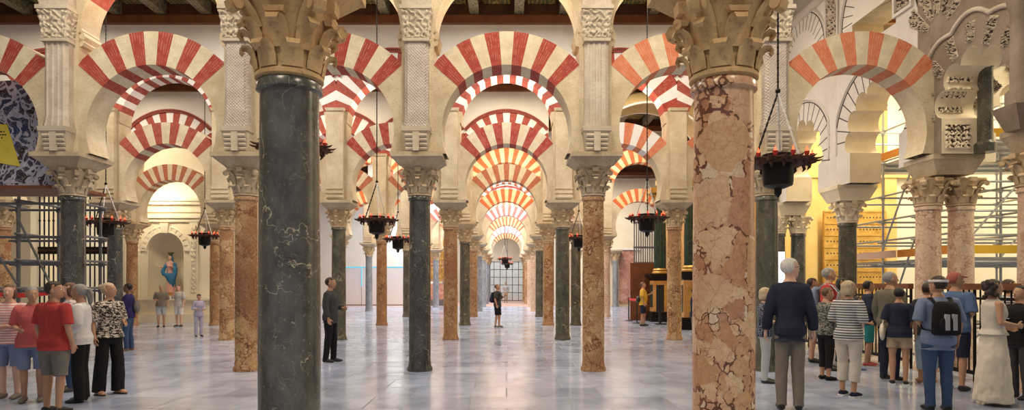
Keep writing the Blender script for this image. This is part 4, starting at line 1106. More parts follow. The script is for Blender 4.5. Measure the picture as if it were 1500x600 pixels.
b = MB(); b.box(-.05, .05, -.03, .03, .03, .5); b.box(-.2, .2, -.2, .2, 0, .03); b.build('stand', M['black'], t)
# ------------------------------------------------------------------ far furnishings, statue side
t = thing('display_wall', 'white display boards with cyan top light, far behind slim columns', 'display', (-9.5, 47.0, 0))
for k, (x0, x1) in enumerate(((-2.6, -1.15), (-1.1, .3), (.35, 1.9))):
    b = MB(); b.box(x0, x1, -.12, .12, .06, 2.75); bb = b.build('board', M['whitep'], t)
    b = MB(); b.box(x0, x1, -.14, .14, 0, .06); b.build('foot', M['steeld'], bb)
    b = MB(); b.box(x0, x1, -.13, .13, 2.75, 2.84); b.build('light_strip', M['cyan'], bb)
b = MB(); b.box(-1.15, -1.09, -.16, -.12, 1.4, 2.75); b.build('upright_light', M['cyan'], t)
t = thing('altarpiece', 'red and gilded altarpiece glimpsed beside the dark aisle column', 'altarpiece', (-4.75, 46.2, 0))
b = MB(); b.box(-.95, .95, -.2, .2, 0, .45); b.build('plinth', M['steeld'], t)
b = MB(); b.box(-.9, .9, -.15, .15, .45, 1.6); b.build('dado', M['redmarb'], t)
for k, (z0, z1) in enumerate(((1.75, 2.95), (3.05, 5.0), (5.1, 6.6))):
    b = MB(); b.box(-.85, .85, -.1, .1, z0, z1); pn = b.build('tier', M['redmarb'], t)
    for j in range(5):
        x = -.75 + j * 1.5 / 4; c = MB(); c.lathe([(.07, z0), (.05, z0 + .08), (.05, z1 - .1), (.08, z1)], 12, cy=-.13, cx=x); c.build('gilded_shaft', M['gold'], pn, 40)
    for j in range(4):
        x = -.56 + j * 1.5 / 4; c = MB(); relief_grid(c, lambda u, v: (x - .12 + .24 * u, -.102, z0 + .15 + (z1 - z0 - .3) * v), 8, 26, .07, (0, -1, 0), 0, j, (.7, 2.4)); c.build('gilded_carving', M['gold'], pn, 60)
    b = MB(); b.box(-.95, .95, -.2, .15, z1, z1 + .1); b.build('cornice', M['gold'], t)
# ------------------------------------------------------------------ people
def remesh(mb, vox, it=2, mats=(), wr=0.0, seed=0.0, name='body'):
    me = mb.mesh('tmp'); ob = bpy.data.objects.new('tmp', me); COL.objects.link(ob)
    md = ob.modifiers.new('r', 'REMESH'); md.mode = 'VOXEL'; md.voxel_size = vox; md.use_smooth_shade = True
    if it:
        sm = ob.modifiers.new('s', 'SMOOTH'); sm.factor = .5; sm.iterations = it
    dg = bpy.context.evaluated_depsgraph_get(); dg.update()
    m2 = bpy.data.meshes.new_from_object(ob.evaluated_get(dg)); m2.name = name
    bpy.data.objects.remove(ob); bpy.data.meshes.remove(me)
    if wr:
        no = [v.normal.copy() for v in m2.vertices]
        for v, n in zip(m2.vertices, no):
            p = v.co; q = Vector((p.x * 9 + seed, p.y * 9, p.z * 5 + seed))
            v.co = p + n * wr * (noise.noise(q) + .5 * noise.noise(q * 2.3))
    m2.materials.clear()
    for m in mats: m2.materials.append(m)
    m2.shade_smooth()
    return m2
SKIN = {'fair': mottled('fair_skin', (.62, .36, .26), (.70, .43, .32), 6, .5, .05, 60, None, .4), 'tan': mottled('tanned_skin', (.42, .22, .13), (.50, .28, .17), 6, .5, .05, 60, None, .4), 'dark': mottled('brown_skin', (.22, .11, .07), (.28, .15, .09), 6, .5, .05, 60, None, .4)}
def hair_m(nm, c):
    k = NT(nm, .5, 0, .4); v = k.coord(False); n = k.noise(k.scl(v, (60, 60, 9)), 1.5, 3).outputs[0]
    k.base(k.ramp(n, [(.3, tuple(x * .6 for x in c)), (.7, c)])); k.bump(n, .5, .01); return k.m
HAIR = {'white': hair_m('white_hair', (.72, .70, .66)), 'grey': hair_m('grey_hair', (.34, .32, .30)), 'dark': hair_m('dark_brown_hair', (.045, .026, .018)), 'black': hair_m('black_hair', (.015, .012, .011)), 'blond': hair_m('light_blond_hair', (.58, .46, .30)), 'brown': hair_m('brown_hair', (.16, .08, .04)), 'redcap': flat('faded_red_cap', (.36, .10, .07), .8)}
def cloth(nm, c, pat=None, c2=(.8, .8, .8)):
    k = NT(nm, .85, 0, .2); v = k.coord(False)
    base = k.ramp(k.noise(v, 8, 4).outputs[0], [(.3, tuple(x * .85 for x in c)), (.7, c)])
    if pat == 'stripe':
        z = k.n('ShaderNodeSeparateXYZ', {0: v}).outputs[2]
        f = k.math('LESS_THAN', k.math('FRACT', k.math('MULTIPLY', z, 26.0)), .45); base = k.mix(f, base, c2)
    elif pat == 'blot':
        f = k.math('GREATER_THAN', k.noise(k.scl(v, (1, 1, 2.2)), 22, 3, .6, 1.0).outputs[0], .52); base = k.mix(f, base, c2)
    elif pat == 'dots':
        f = k.math('LESS_THAN', k.n('ShaderNodeTexVoronoi', {'Vector': v, 'Scale': 42.0, 'Randomness': .3}).outputs['Distance'], .30); base = k.mix(f, base, c2)
    k.base(base); k.bump(k.noise(v, 160, 2).outputs[0], .15, .004); return k.m
EYE = flat('eye_white', (.8, .78, .75), .2); PUP = flat('dark_iris', (.03, .02, .015), .2); LIP = flat('lips', (.42, .16, .12), .5); SOLE = flat('white_shoe_sole', (.7, .7, .68), .6)
ARM = {  # elbow, wrist for side +1 (x mirrored), local space faces -Y
    'down': ((.245, .02, 1.15), (.255, -.05, .92)), 'bent': ((.235, .03, 1.16), (.12, -.23, 1.12)), 'fold': ((.235, .01, 1.15), (-.03, -.20, 1.13)),
    'phone': ((.225, -.06, 1.17), (.075, -.30, 1.29)), 'hip': ((.33, .08, 1.17), (.20, -.02, 1.00)), 'clasp': ((.235, .03, 1.15), (.05, -.20, .98)), 'back': ((.26, .08, 1.16), (.09, .17, 1.0)), 'out': ((.27, -.03, 1.17), (.22, -.27, 1.08)), 'face': ((.22, -.12, 1.20), (.06, -.19, 1.50)), 'wide': ((.29, -.02, 1.2), (.40, -.2, 1.30))}
def person(px, fy, top, yaw, label, skin='fair', hair='dark', hstyle='short', shirt=None, sleeve=.45, hem=.86, legs='long', pants=None, shoes=None, arms=('down', 'down'), head=(0, 0), fem=False, w=1.0, belly=0.0, vox=.008, stance=.10, step=0.0, dress=None, jacket=None, extra=None, Y=None, wide=0.0, glasses=False, shoec=None):
    """px, fy: where the feet meet the floor in the photo; top: y of the crown of the head; yaw 0 faces the viewer, 90 faces picture right"""
    Y = Y or HC * F / (fy - HY); x = PX(px, Y); hgt = PZ(top, Y); s = hgt / 1.755
    if vox < .012: vox = vox
    v = vox / s
    sd = RN.random() * 50
    sw = (.93 if fem else 1.0) * w
    hipw = (1.04 if fem else 1.0) * w
    B = MB()
    tors = [(.84, .10, .085, 0), (.88, .165 * hipw, .112, .005), (.96, .172 * hipw, .122, .008), (1.06, .150 * (.94 if fem else 1) * w, .105 + belly, -belly * .6), (1.18, .158 * sw, .112 + belly * .7, -belly * .5), (1.30, .180 * sw, .122, -.012 if fem else -.004), (1.385, .188 * sw, .108, 0), (1.435, .150 * sw, .085, .008), (1.465, .085, .066, .012), (1.52, .056, .060, .004)]
    B.ell([(0, yo, z, rx, ry) for z, rx, ry, yo in tors], 18)
    # head
    h0 = len(B.v)
    B.ell([(0, yo, z, rx, ry) for z, rx, ry, yo in ((1.50, .050, .055, .006), (1.53, .048, .062, -.012), (1.548, .040, .070, -.028), (1.57, .056, .082, -.022), (1.60, .066, .092, -.014), (1.635, .072, .096, -.008), (1.665, .075, .099, -.003), (1.70, .074, .097, .002), (1.725, .065, .083, .006), (1.745, .042, .054, .010), (1.753, .016, .02, .01))], 18)
    B.tube([(0, -.098, 1.655), (0, -.112, 1.632), (0, -.122, 1.612), (0, -.104, 1.604)], [.009, .012, .016, .008], 8)
    B.ball((0, -.097, 1.582), (.026, .013, .008), 8); B.ball((0, -.095, 1.572), (.022, .013, .008), 8); B.ball((0, -.095, 1.548), (.022, .016, .014), 8)
    B.tube([(-.045, -.088, 1.668), (0, -.100, 1.672), (.045, -.088, 1.668)], .010, 6)
    for sx in (-1, 1): B.ball((sx * .076, .004, 1.628), (.012, .022, .032), 8)
    hp = Vector((0, .0, 1.52)); HM = Matrix.Translation(hp) @ Matrix.Rotation(rad(head[0]), 4, 'Z') @ Matrix.Rotation(rad(head[1]), 4, 'X') @ Matrix.Translation(-hp)
    B.xform(HM, h0)
    # legs
    LG = {}
    for sx in (-1, 1):
        fx, fyy = sx * stance, -sx * step
        hip = Vector((sx * .092 * hipw, .004, .90)); ank = Vector((fx, fyy + .02, .085)); kn = (hip + ank) / 2 + Vector((sx * .004, -.022 - abs(step) * .15, .03))
        LG[sx] = (hip, kn, ank)
        th = .086 * (1.06 if fem else 1) * w ** .7
        B.tube([hip + Vector((0, 0, .03)), hip.lerp(kn, .2), hip.lerp(kn, .6), kn, kn.lerp(ank, .28), kn.lerp(ank, .65), ank, ank - Vector((0, 0, .05))], [th, th, th * .8, .055, .057, .044, .037, .038], 12)
        B.tube([ank + Vector((0, .035, -.045)), ank + Vector((sx * .008, -.05, -.045)), ank + Vector((sx * .018, -.13, -.058)), ank + Vector((sx * .02, -.17, -.062))], [.032, .036, .030, .016], 10)
    # arms and hands
    AR = {}
    for sx, mode in ((-1, arms[0]), (1, arms[1])):
        e, wr = ARM[mode]; sh = Vector((sx * .182 * sw, .01, 1.405)); el = Vector((sx * e[0] * (.5 + .5 * sw), e[1], e[2])); wp = Vector((sx * wr[0], wr[1], wr[2]))
        AR[sx] = (sh, el, wp)
        B.tube([sh + Vector((-sx * .05, 0, .012)), sh, sh.lerp(el, .3), sh.lerp(el, .7), el, el.lerp(wp, .25), el.lerp(wp, .7), wp], [.05, .056 * sw, .048 * sw, .040, .037, .038, .028, .024], 10)
        d = (wp - el).normalized(); n = Vector((-sx, 0, 0)) if abs(d.x) < .75 else Vector((0, -1, 0)); n = (n - d * n.dot(d)).normalized(); a = d.cross(n)
        if a.dot(Vector((0, -1, .7))) < 0: a = -a
        pe = wp + d * .088
        B.tube([wp - d * .01, wp + d * .03, wp + d * .065, pe], [(.022, .016), (.036, .016), (.041, .015), (.036, .012)], 10, flat=a)
        for q in range(4):
            b0 = wp + d * (.075 + (.006 if q in (1, 2) else 0)) + a * (.028 - q * .0195); L = (.072, .080, .074, .058)[q]
            c1 = d * math.cos(.35) + n * math.sin(.35); c2 = d * math.cos(.95) + n * math.sin(.95)
            B.tube([b0 - d * .02, b0 + d * .01, b0 + c1 * L * .55, b0 + c1 * L * .55 + c2 * L * .5], [.0095, .0095, .009, .0065], 6)
        t0 = wp + d * .025 + a * .03; td = (d * .72 + a * .62 + n * .3).normalized()
        B.tube([t0 - a * .012, t0 + td * .03, t0 + td * .055 + d * .012, t0 + td * .062 + d * .034], [.014, .0125, .0105, .008], 6)
    o = link('person', remesh(B, v, 2, [SKIN[skin]], name='body'), None, (x, Y, 0), rad(yaw)); o.scale = (s, s, s)
    tag(o, label, 'person')
    vc = max(v, .011)
    def part(nm, mb, m, wr=.007, vx=None, it=4):
        c = link(nm, remesh(mb, vx or vc, it, [m], wr, sd, nm), o); return c
    # face
    for sx in (-1, 1):
        e = MB(); c = HM @ Vector((sx * .031, -.094, 1.648)); e.ball(c, (.013, .009, .009), 8, 0); dd = (HM.to_3x3() @ Vector((0, -1, 0))); e.ball(c + dd * .006, (.006, .005, .006), 8, 1)
        e.build('eye', [EYE, PUP], o, 60)
    mth = MB(); mth.tube([HM @ Vector(p) for p in ((-.024, -.102, 1.580), (-.008, -.111, 1.5815), (.008, -.111, 1.5815), (.024, -.102, 1.580))], [.003, .0055, .0055, .003], 6); mth.build('mouth', LIP, o, 60)
    if glasses:
        g = MB()
        for sx in (-1, 1):
            g.tube([HM @ Vector((sx * .033 + .024 * math.cos(a), -.112, 1.648 + .018 * math.sin(a))) for a in [2 * math.pi * k / 12 for k in range(13)]], .003, 6)
            g.tube([HM @ Vector(p) for p in ((sx * .055, -.110, 1.652), (sx * .080, -.06, 1.654), (sx * .080, .01, 1.648))], .003, 6)
        g.build('glasses', M['black'], o, 60)
    # hair
    if hstyle:
        hb = MB(); R0 = (.089, .109, .100); c0 = Vector((0, .008, 1.664)); rows = []
        nn, kk = 26, 14
        for j in range(kk + 1):
            ph = math.pi * (j + .1) / (kk + .2); rr = []
            for k in range(nn):
                a = 2 * math.pi * k / nn; p = Vector((R0[0] * math.sin(ph) * math.cos(a), R0[1] * math.sin(ph) * math.sin(a), -R0[2] * math.cos(ph)))
                q = c0 + p
                hl = 1.695 if hstyle not in ('cap', 'bun') else 1.70
                face = q.y < .0 - .25 * (abs(q.x) - .05) and q.z < hl - .2 * max(0, abs(q.x) - .03) * (1 if q.y < -.03 else -2) and q.y < (.012 if q.z > 1.61 else .05)
                low = q.z < (1.585 if hstyle in ('short', 'bald', 'cap') else 1.55)
                if hstyle == 'bald' and q.z > 1.71 and q.y < .04: face = True
                if face or low: q = c0 + p * .70
                else:
                    q = c0 + p * (1.0 + .05 * noise.noise(p * 40 + Vector((sd, 0, 0))))
                rr.append(q)
            rows.append(rr)
        hb.loft(rows)
        if hstyle == 'long': hb.ell([(0, .05, 1.36, .075, .035), (0, .06, 1.42, .10, .045), (0, .055, 1.50, .10, .06), (0, .04, 1.60, .095, .075), (0, .03, 1.66, .085, .08)], 14)
        if hstyle == 'curly':
            for k in range(26):
                a = RN.uniform(-.3, math.pi + .3); z = RN.uniform(1.50, 1.72); hb.ball((.095 * math.cos(a), .02 + .085 * math.sin(a), z), RN.uniform(.03, .042), 8)
        if hstyle == 'bob': hb.ell([(0, .035, 1.535, .085, .065), (0, .03, 1.58, .094, .085), (0, .02, 1.63, .092, .095), (0, .01, 1.67, .085, .09)], 14)
        if hstyle == 'tail': hb.tube([(0, .10, 1.66), (0, .15, 1.65), (0, .165, 1.58), (0, .15, 1.49), (0, .145, 1.44)], [.03, .034, .034, .026, .01], 8)
        if hstyle == 'bun': hb.ball((0, .115, 1.70), .042, 10)
        if hstyle == 'cap': hb.tube([(0, -.07, 1.700), (0, -.13, 1.690), (0, -.165, 1.682)], [(.075, .012), (.07, .010), (.04, .008)], 10, flat=(1, 0, 0))
        hb.xform(HM); part('hair' if hstyle != 'cap' else 'cap', hb, HAIR[hair], 0, max(v, .008), 1)
    # clothes
    ez = .020
    if shirt:
        S = MB(); rows = [(0, yo, z, rx + ez + .07 * max(0, (1.12 - z)), ry + ez + .07 * max(0, 1.12 - z)) for z, rx, ry, yo in tors if hem < z < 1.45]
        z0 = tors[1] if hem < .9 else tors[2]
        rows = [(0, .006, hem, z0[1] + ez + .030, z0[2] + ez + .036)] + rows + [(0, .012, 1.462, .098, .080), (0, .010, 1.485, .074, .072)]
        S.ell(rows, 20)
        if fem:
            for sx in (-1, 1): S.ball((sx * .075, -.085, 1.27), (.07, .055, .065), 10)
        for sx in (-1, 1):
            sh, el, wp = AR[sx]; f = sleeve
            if f <= 0: continue
            def at(t): return sh.lerp(el, t / .52) if t <= .52 else el.lerp(wp, (t - .52) / .48)
            N = 7; pts = [sh + Vector((-sx * .06, 0, .012))] + [at(f * k / N) for k in range(N + 1)]
            S.tube(pts, [.062] + [(.072 - .016 * min(1, f * k / N) if f > .6 else .074 + .004 * k / N) for k in range(N + 1)], 12)
        part('shirt' if not jacket else 'jacket', S, shirt, .008)
    if dress:
        D = MB(); D.ell([(0, 0, dress[1], .27, .23), (0, 0, .45, .235, .20), (0, .0, .75, .205, .165), (0, .005, .92, .196, .145), (0, 0, 1.06, .165, .125)], 26)
        c = part('skirt', D, dress[0], .016)
    if pants:
        P = MB(); P.ell([(0, 0, .80, .11 * hipw, .10), (0, .004, .86, .182 * hipw, .128), (0, .006, .93, .188 * hipw, .138), (0, .004, .98, .172 * hipw, .124 + belly), (0, .0, 1.02, .155 * w, .112 + belly)], 20)
        for sx in (-1, 1):
            hip, kn, ank = LG[sx]; th = .100 * w ** .7
            if legs == 'long': pts = [hip, hip.lerp(kn, .4), kn, kn.lerp(ank, .4), kn.lerp(ank, .9), ank + Vector((0, 0, -.035))]; rs = [th, th * .93, .074 + wide * .5, .068 + wide * .8, .060 + wide, .062 + wide]
            elif legs == 'crop': pts = [hip, hip.lerp(kn, .4), kn, kn.lerp(ank, .3), kn.lerp(ank, .66)]; rs = [th, th * .93, .076, .068 + wide, .064 + wide]
            elif legs == 'knee': pts = [hip, hip.lerp(kn, .4), hip.lerp(kn, .85), kn + Vector((0, 0, -.02))]; rs = [th, th * .98, .087, .086]
            else: pts = [hip, hip.lerp(kn, .3), hip.lerp(kn, .62)]; rs = [th, th, .098]
            P.tube(pts, rs, 14)
        part({'long': 'trousers', 'crop': 'cropped_trousers'}.get(legs, 'shorts'), P, pants, .007)
    sc_ = shoes or M['black']
    for sx in (-1, 1):
        ank = LG[sx][2]; S = MB()
        S.tube([ank + Vector((0, .055, -.045)), ank + Vector((0, .02, -.035)), ank + Vector((sx * .008, -.05, -.040)), ank + Vector((sx * .018, -.13, -.052)), ank + Vector((sx * .02, -.185, -.058))], [(.036, .036), (.044, .046), (.045, .042), (.046, .030), (.026, .020)], 12, flat=(1, 0, 0))
        c = part('shoe', S, sc_, 0, max(v, .009), 2)
        if shoec is not None:
            q = MB(); q.loft([[(ank.x + a, ank.y + b, z) for a, b in ((-.043, .06), (.043, .06), (.05 + sx * .006, -.06), (.045 + sx * .018, -.14), (sx * .02 + .012, -.195), (sx * .02 - .012, -.195), (-.045 + sx * .018, -.14), (-.05 + sx * .006, -.06))] for z in (.002, .022)]); q.build('sole', shoec, c)
    o['_s'] = s
    return o, AR, s, (x, Y), HM
def held(o, AR, s, side, mb, name, mats, label, cat, off=(0, 0, 0)):
    """thing held in a hand or worn: stays a top-level object, placed from the person's frame"""
    q = mb.build(name, mats, None, 50); q.location = o.location; q.rotation_euler = o.rotation_euler; q.scale = o.scale
    return tag(q, label, cat)
def backpack(o, m1, m2, label, stripes=None, y=.215, w=.15):
    t = link('backpack', None); t.location = o.location; t.rotation_euler = o.rotation_euler; t.scale = o.scale; tag(t, label, 'backpack')
    b = MB(); b.ell([(0, y, 1.00, w * .8, .05), (0, y, 1.02, w, .075), (0, y, 1.15, w, .088), (0, y, 1.32, w * .95, .075), (0, y - .01, 1.40, w * .8, .055), (0, y - .02, 1.43, w * .5, .03)], 20); b.build('bag_body', m1, t, 60)
    b = MB(); b.ell([(0, y + .085, 1.04, w * .6, .02), (0, y + .085, 1.06, w * .72, .03), (0, y + .085, 1.18, w * .7, .03), (0, y + .085, 1.22, w * .5, .015)], 16); b.build('front_pocket', m2, t, 60)
    if stripes:
        for sx in (-.05, .035):
            q = MB(); q.box(sx - .024, sx + .024, y + .076, y + .124, 1.07, 1.27); q.build('pale_stripe', stripes, t)
    for sx in (-1, 1):
        b = MB(); b.tube([(sx * .09, y - .05, 1.38), (sx * .115, .06, 1.475), (sx * .125, -.06, 1.455), (sx * .125, -.165, 1.33), (sx * .15, -.13, 1.15), (sx * .185, .03, 1.06), (sx * .12, y - .05, 1.05)], [(.026, .008)] * 7, 8, flat=(1, 0, 0)); b.build('shoulder_strap', m2, t, 60)
    return t
C = {k: cloth('cloth_' + k, *a) for k, a in {
    'black': ((.014, .013, .015),), 'white': ((.74, .73, .72),), 'red': ((.46, .055, .05),), 'red2': ((.55, .12, .12),), 'grey': ((.20, .18, .16),), 'blue': ((.10, .16, .30),), 'navy': ((.022, .026, .05),), 'purpleblue': ((.035, .028, .11),), 'denim': ((.06, .10, .19),), 'khaki': ((.20, .17, .14),), 'offwhite': ((.62, .57, .50),), 'beige': ((.45, .35, .24),), 'olive': ((.16, .145, .11),), 'teal': ((.03, .22, .24),), 'yellow': ((.72, .46, .06),), 'lilac': ((.40, .38, .50),), 'charcoal': ((.05, .05, .055),), 'skyblue': ((.34, .46, .58),), 'dustyblue': ((.20, .25, .38),), 'tan': ((.40, .22, .12),), 'cream': ((.72, .64, .52),), 'brown': ((.12, .075, .05),), 'green': ((.05, .28, .14),), 'lightgrey': ((.44, .44, .45),)}.items()}
C['pinkstripe'] = cloth('pink_white_striped_cloth', (.72, .60, .58), 'stripe', (.60, .22, .20))
C['zebra'] = cloth('black_white_blotched_cloth', (.025, .022, .022), 'blot', (.62, .56, .48))
C['dots'] = cloth('dark_polka_dot_cloth', (.03, .035, .07), 'dots', (.6, .6, .6))
C['stripes'] = cloth('navy_white_striped_cloth', (.62, .60, .56), 'stripe', (.05, .06, .10))
C['camo'] = cloth('mottled_dark_cloth', (.04, .045, .05), 'blot', (.28, .26, .22))
C['floral'] = cloth('pink_grey_print_cloth', (.66, .54, .52), 'blot', (.34, .28, .34))
C['patt'] = cloth('pale_patterned_cloth', (.62, .58, .52), 'blot', (.36, .36, .40))
PEOPLE = True
def people():
    P = person
    # statue-side group
    P(160, 577, 414, 62, 'woman with pinned blond hair in blotched black-and-white top and wide black trousers', 'tan', 'blond', 'bun', C['zebra'], .5, .90, 'long', C['black'], SKIN['tan'], ('down', 'bent'), (30, -5), True, 1.0, 0, .008, .12, .05, wide=.035, shoec=M['black'])
    P(118, 588, 416, -72, 'woman with dark grey ponytail in white shirt and black trousers', 'tan', 'grey', 'tail', C['white'], .8, .86, 'long', C['black'], M['black'], ('clasp', 'clasp'), (-12, 8), True, .98, .01, .008, .09, wide=.02)
    P(79, 604, 412, 165, 'man in red polo shirt and grey shorts, seen from behind', 'tan', 'dark', 'short', C['red'], .45, .84, 'knee', C['grey'], M['black'], ('down', 'down'), (-60, 0), False, 1.12, .02, .008, .10)
    P(47, 588, 420, 25, 'person in plain red top and dusty blue shorts beside the striped shirt', 'tan', 'grey', 'short', C['red2'], .5, .84, 'knee', C['dustyblue'], C['khaki'], ('bent', 'down'), (20, 0), True, 1.05, .02, .008, .10)
    P(14, 583, 416, 5, 'person in pink-striped shirt and denim shorts at the picture edge', 'fair', 'brown', 'bob', C['pinkstripe'], .5, .84, 'knee', C['dustyblue'], C['khaki'], ('down', 'bent'), (15, 0), True, 1.08, .02, .008, .10)
    P(102, 572, 414, -55, 'person with light brown hair in pink-grey print shirt behind the white shirt', 'fair', 'brown', 'bob', C['floral'], .6, .86, 'long', C['denim'], C['khaki'], ('down', 'bent'), (0, 0), True, 1.0, 0, .01, .09)
    o, AR, s, _, _ = P(188, 513, 415, -75, 'man in dark blue shirt and jeans standing by the grille', 'dark', 'black', 'short', C['purpleblue'], .5, .86, 'long', C['denim'], C['tan'], ('bent', 'phone'), (0, 5), False, 1.05, .02, .010, .09, .04)
    b = MB(); b.ball((.0, .20, 1.15), (.12, .08, .17), 14); b.tube([(-.12, .12, 1.20), (-.14, -.1, 1.42), (.1, .05, 1.48)], .015, 6); held(o, AR, s, 0, b, 'shoulder_bag', C['grey'], 'grey bag on the back of the man in dark blue', 'bag')
    P(236, 479, 417, 20, 'distant person in olive-brown shirt and grey shorts under the statue niche', 'tan', 'grey', 'short', C['khaki'], .5, .86, 'knee', C['lightgrey'], M['black'], ('bent', 'down'), (0, 0), False, 1.05, .01, .013)
    P(262, 478, 417, -10, 'distant person in pale patterned shirt and white shorts under the statue niche', 'fair', 'brown', 'short', C['patt'], .5, .84, 'knee', C['white'], M['black'], ('face', 'down'), (0, 0), True, 1.0, 0, .013)
    P(291, 493, 430, 40, 'slight person in lilac grey clothes near the brown column', 'tan', 'dark', 'short', C['lilac'], .8, .86, 'long', C['lilac'], C['charcoal'], ('bent', 'bent'), (0, 20), True, .9, 0, .012)
    P(484, 530, 406, 85, 'guard in dark uniform half hidden behind the large dark veined column', 'tan', 'dark', 'short', C['charcoal'], .95, .82, 'long', C['black'], M['black'], ('down', 'bent'), (0, 0), False, 1.0, .01, .010, .09, .05)
    o, AR, s, _, _ = P(729, 479, 416, 70, 'lone visitor with dark backpack standing in the central aisle', 'tan', 'brown', 'short', C['charcoal'], .45, .84, 'knee', C['black'], C['grey'], ('down', 'phone'), (0, -8), False, 1.0, 0, .012, .07, .05)
    backpack(o, C['navy'], C['black'], 'dark backpack on the lone visitor in the central aisle')
    P(741, 443, 413, 0, 'far pale visitor standing before the glazed gate', 'tan', 'dark', 'short', C['lightgrey'], .5, .86, 'crop', C['beige'], M['black'], ('bent', 'down'), (0, 0), True, 1.0, 0, .02)
    o, AR, s, _, _ = P(942, 477, 413, 75, 'man in yellow T-shirt and navy shorts reading a sheet of paper', 'tan', 'brown', 'short', C['yellow'], .45, .84, 'knee', C['navy'], M['black'], ('down', 'phone'), (0, -5), False, 1.12, .03, .011, .09, .05)
    b = MB(); b.box(-.03, .15, -.50, -.33, 1.30, 1.306); b.xform(Matrix.Translation((0, -.35, 1.34)) @ Matrix.Rotation(rad(-30), 4, 'X') @ Matrix.Translation((0, .35, -1.28))); held(o, AR, s, 0, b, 'sheet_of_paper', M['paper'], 'white sheet held by the man in yellow', 'paper')
    b = MB(); b.ball((-.10, .19, 1.06), (.15, .085, .13), 14); b.tube([(-.18, .12, 1.12), (-.15, -.10, 1.40), (.05, -.05, 1.485), (.16, .12, 1.3), (.02, .19, 1.1)], .012, 6); held(o, AR, s, 0, b, 'shoulder_bag', M['black'], 'black shoulder bag of the man in yellow', 'bag')
    P(929, 462, 421, -30, 'faint distant visitor in light blue shirt behind the barrier posts', 'tan', 'grey', 'short', C['skyblue'], .6, .86, 'knee', C['beige'], M['black'], ('bent', 'bent'), (0, 0), False, 1.0, .02, .014)
    P(1018, 503, 421, 60, 'visitor in dark top and khaki trousers behind the pink breccia column', 'tan', 'dark', 'short', C['navy'], .9, .84, 'long', C['khaki'], M['black'], ('bent', 'down'), (0, 0), False, 1.0, .01, .011)
    # scaffold-side crowd
    P(1121, 560, 421, 70, 'woman in dark polka-dot top and pale trousers at the edge of the breccia column', 'fair', 'blond', 'bob', C['dots'], .75, .86, 'long', C['lightgrey'], M['black'], ('bent', 'down'), (10, 0), True, 1.0, .02, .008, .09, glasses=True)
    P(1157, 600, 378, 160, 'tall white-haired man in dark jacket and brown trousers', 'fair', 'white', 'short', C['navy'], .97, .80, 'long', C['khaki'], M['black'], ('down', 'down'), (-55, 0), False, .84, .01, .008, .09, jacket=True, glasses=True)
    o, AR, s, _, _ = P(1243, 580, 411, 125, 'woman in navy-and-white striped top and white cropped trousers holding a phone', 'tan', 'blond', 'bob', C['stripes'], .55, .86, 'crop', C['offwhite'], C['navy'], ('bent', 'bent'), (-30, 0), True, 1.05, .02, .008, .10, .03, wide=.012, shoec=SOLE)
    b = MB(); b.box(-.06, .06, -.345, -.335, 1.10, 1.26, 0); b.box(-.052, .052, -.334, -.333, 1.11, 1.25, 1); held(o, AR, s, 0, b, 'phone', [M['black'], M['glow']], 'glowing phone held by the woman in stripes', 'phone')
    P(1210, 556, 421, 100, 'person in mottled dark shirt and black cropped trousers beside the striped top', 'tan', 'brown', 'short', C['camo'], .5, .86, 'crop', C['black'], C['black'], ('bent', 'bent'), (-25, 10), True, 1.0, 0, .009, .09)
    o, AR, s, _, _ = P(1214, 541, 392, 55, 'grey-haired man in red shirt with blue backpack', 'tan', 'grey', 'short', C['red'], .5, .84, 'long', C['grey'], M['black'], ('bent', 'down'), (20, 0), False, 1.02, .01, .009)
    backpack(o, C['dustyblue'], C['skyblue'], 'blue backpack worn over the red shirt')
    P(1190, 530, 407, 70, 'dark-haired youth behind the white-haired man and the blue backpack', 'tan', 'dark', 'short', C['black'], .5, .84, 'knee', C['khaki'], M['black'], ('down', 'down'), (0, 0), False, .92, 0, .010)
    P(1233, 530, 407, 35, 'dark-haired woman behind the striped top', 'tan', 'black', 'long', C['beige'], .5, .86, 'long', C['charcoal'], M['black'], ('down', 'bent'), (10, 0), True, .98, 0, .010)
    P(1272, 536, 411, 78, 'boy in navy jacket and teal shorts with red shoes', 'tan', 'black', 'short', C['navy'], .95, .86, 'knee', C['teal'], C['red2'], ('bent', 'bent'), (10, 0), False, .92, 0, .009, .09, .05, jacket=True, shoec=SOLE)
    P(1256, 541, 434, 80, 'child with dark hair and green shorts beside the boy in navy', 'tan', 'black', 'short', C['white'], .5, .84, 'knee', C['green'], C['dustyblue'], ('bent', 'down'), (0, 0), False, .95, 0, .009)
    P(1304, 556, 398, 110, 'grey-haired man in olive-grey jacket and navy trousers', 'tan', 'grey', 'short', C['olive'], .97, .80, 'long', C['navy'], M['black'], ('down', 'down'), (-30, 0), False, 1.08, .02, .009, jacket=True)
    o, AR, s, _, _ = P(1317, 563, 421, 150, 'person with short dark hair in dark top and beige shorts carrying a pale bag', 'tan', 'black', 'short', C['navy'], .5, .86, 'thigh', C['beige'], M['black'], ('down', 'bent'), (0, 0), True, 1.02, 0, .009, shoec=SOLE)
    b = MB(); b.ball((.26, .02, .95), (.05, .14, .16), 14); b.tube([(.26, -.08, 1.05), (.21, .0, 1.45), (.26, .10, 1.05)], .01, 6); held(o, AR, s, 0, b, 'tote_bag', C['cream'], 'pale tote bag beside beige shorts', 'bag')
    P(1358, 560, 414, 160, 'person in dark top and light blue knee trousers behind the black backpack', 'tan', 'dark', 'short', C['charcoal'], .5, .84, 'crop', C['skyblue'], SKIN['tan'], ('down', 'down'), (0, 0), True, 1.0, 0, .010)
    o, AR, s, _, HM = P(1374, 601, 404, 170, 'man in blue shirt and dark jeans with a black backpack and white visor', 'tan', 'dark', 'short', C['dustyblue'], .5, .80, 'long', C['denim'], M['black'], ('down', 'bent'), (30, 0), False, 1.05, .01, .008, .10)
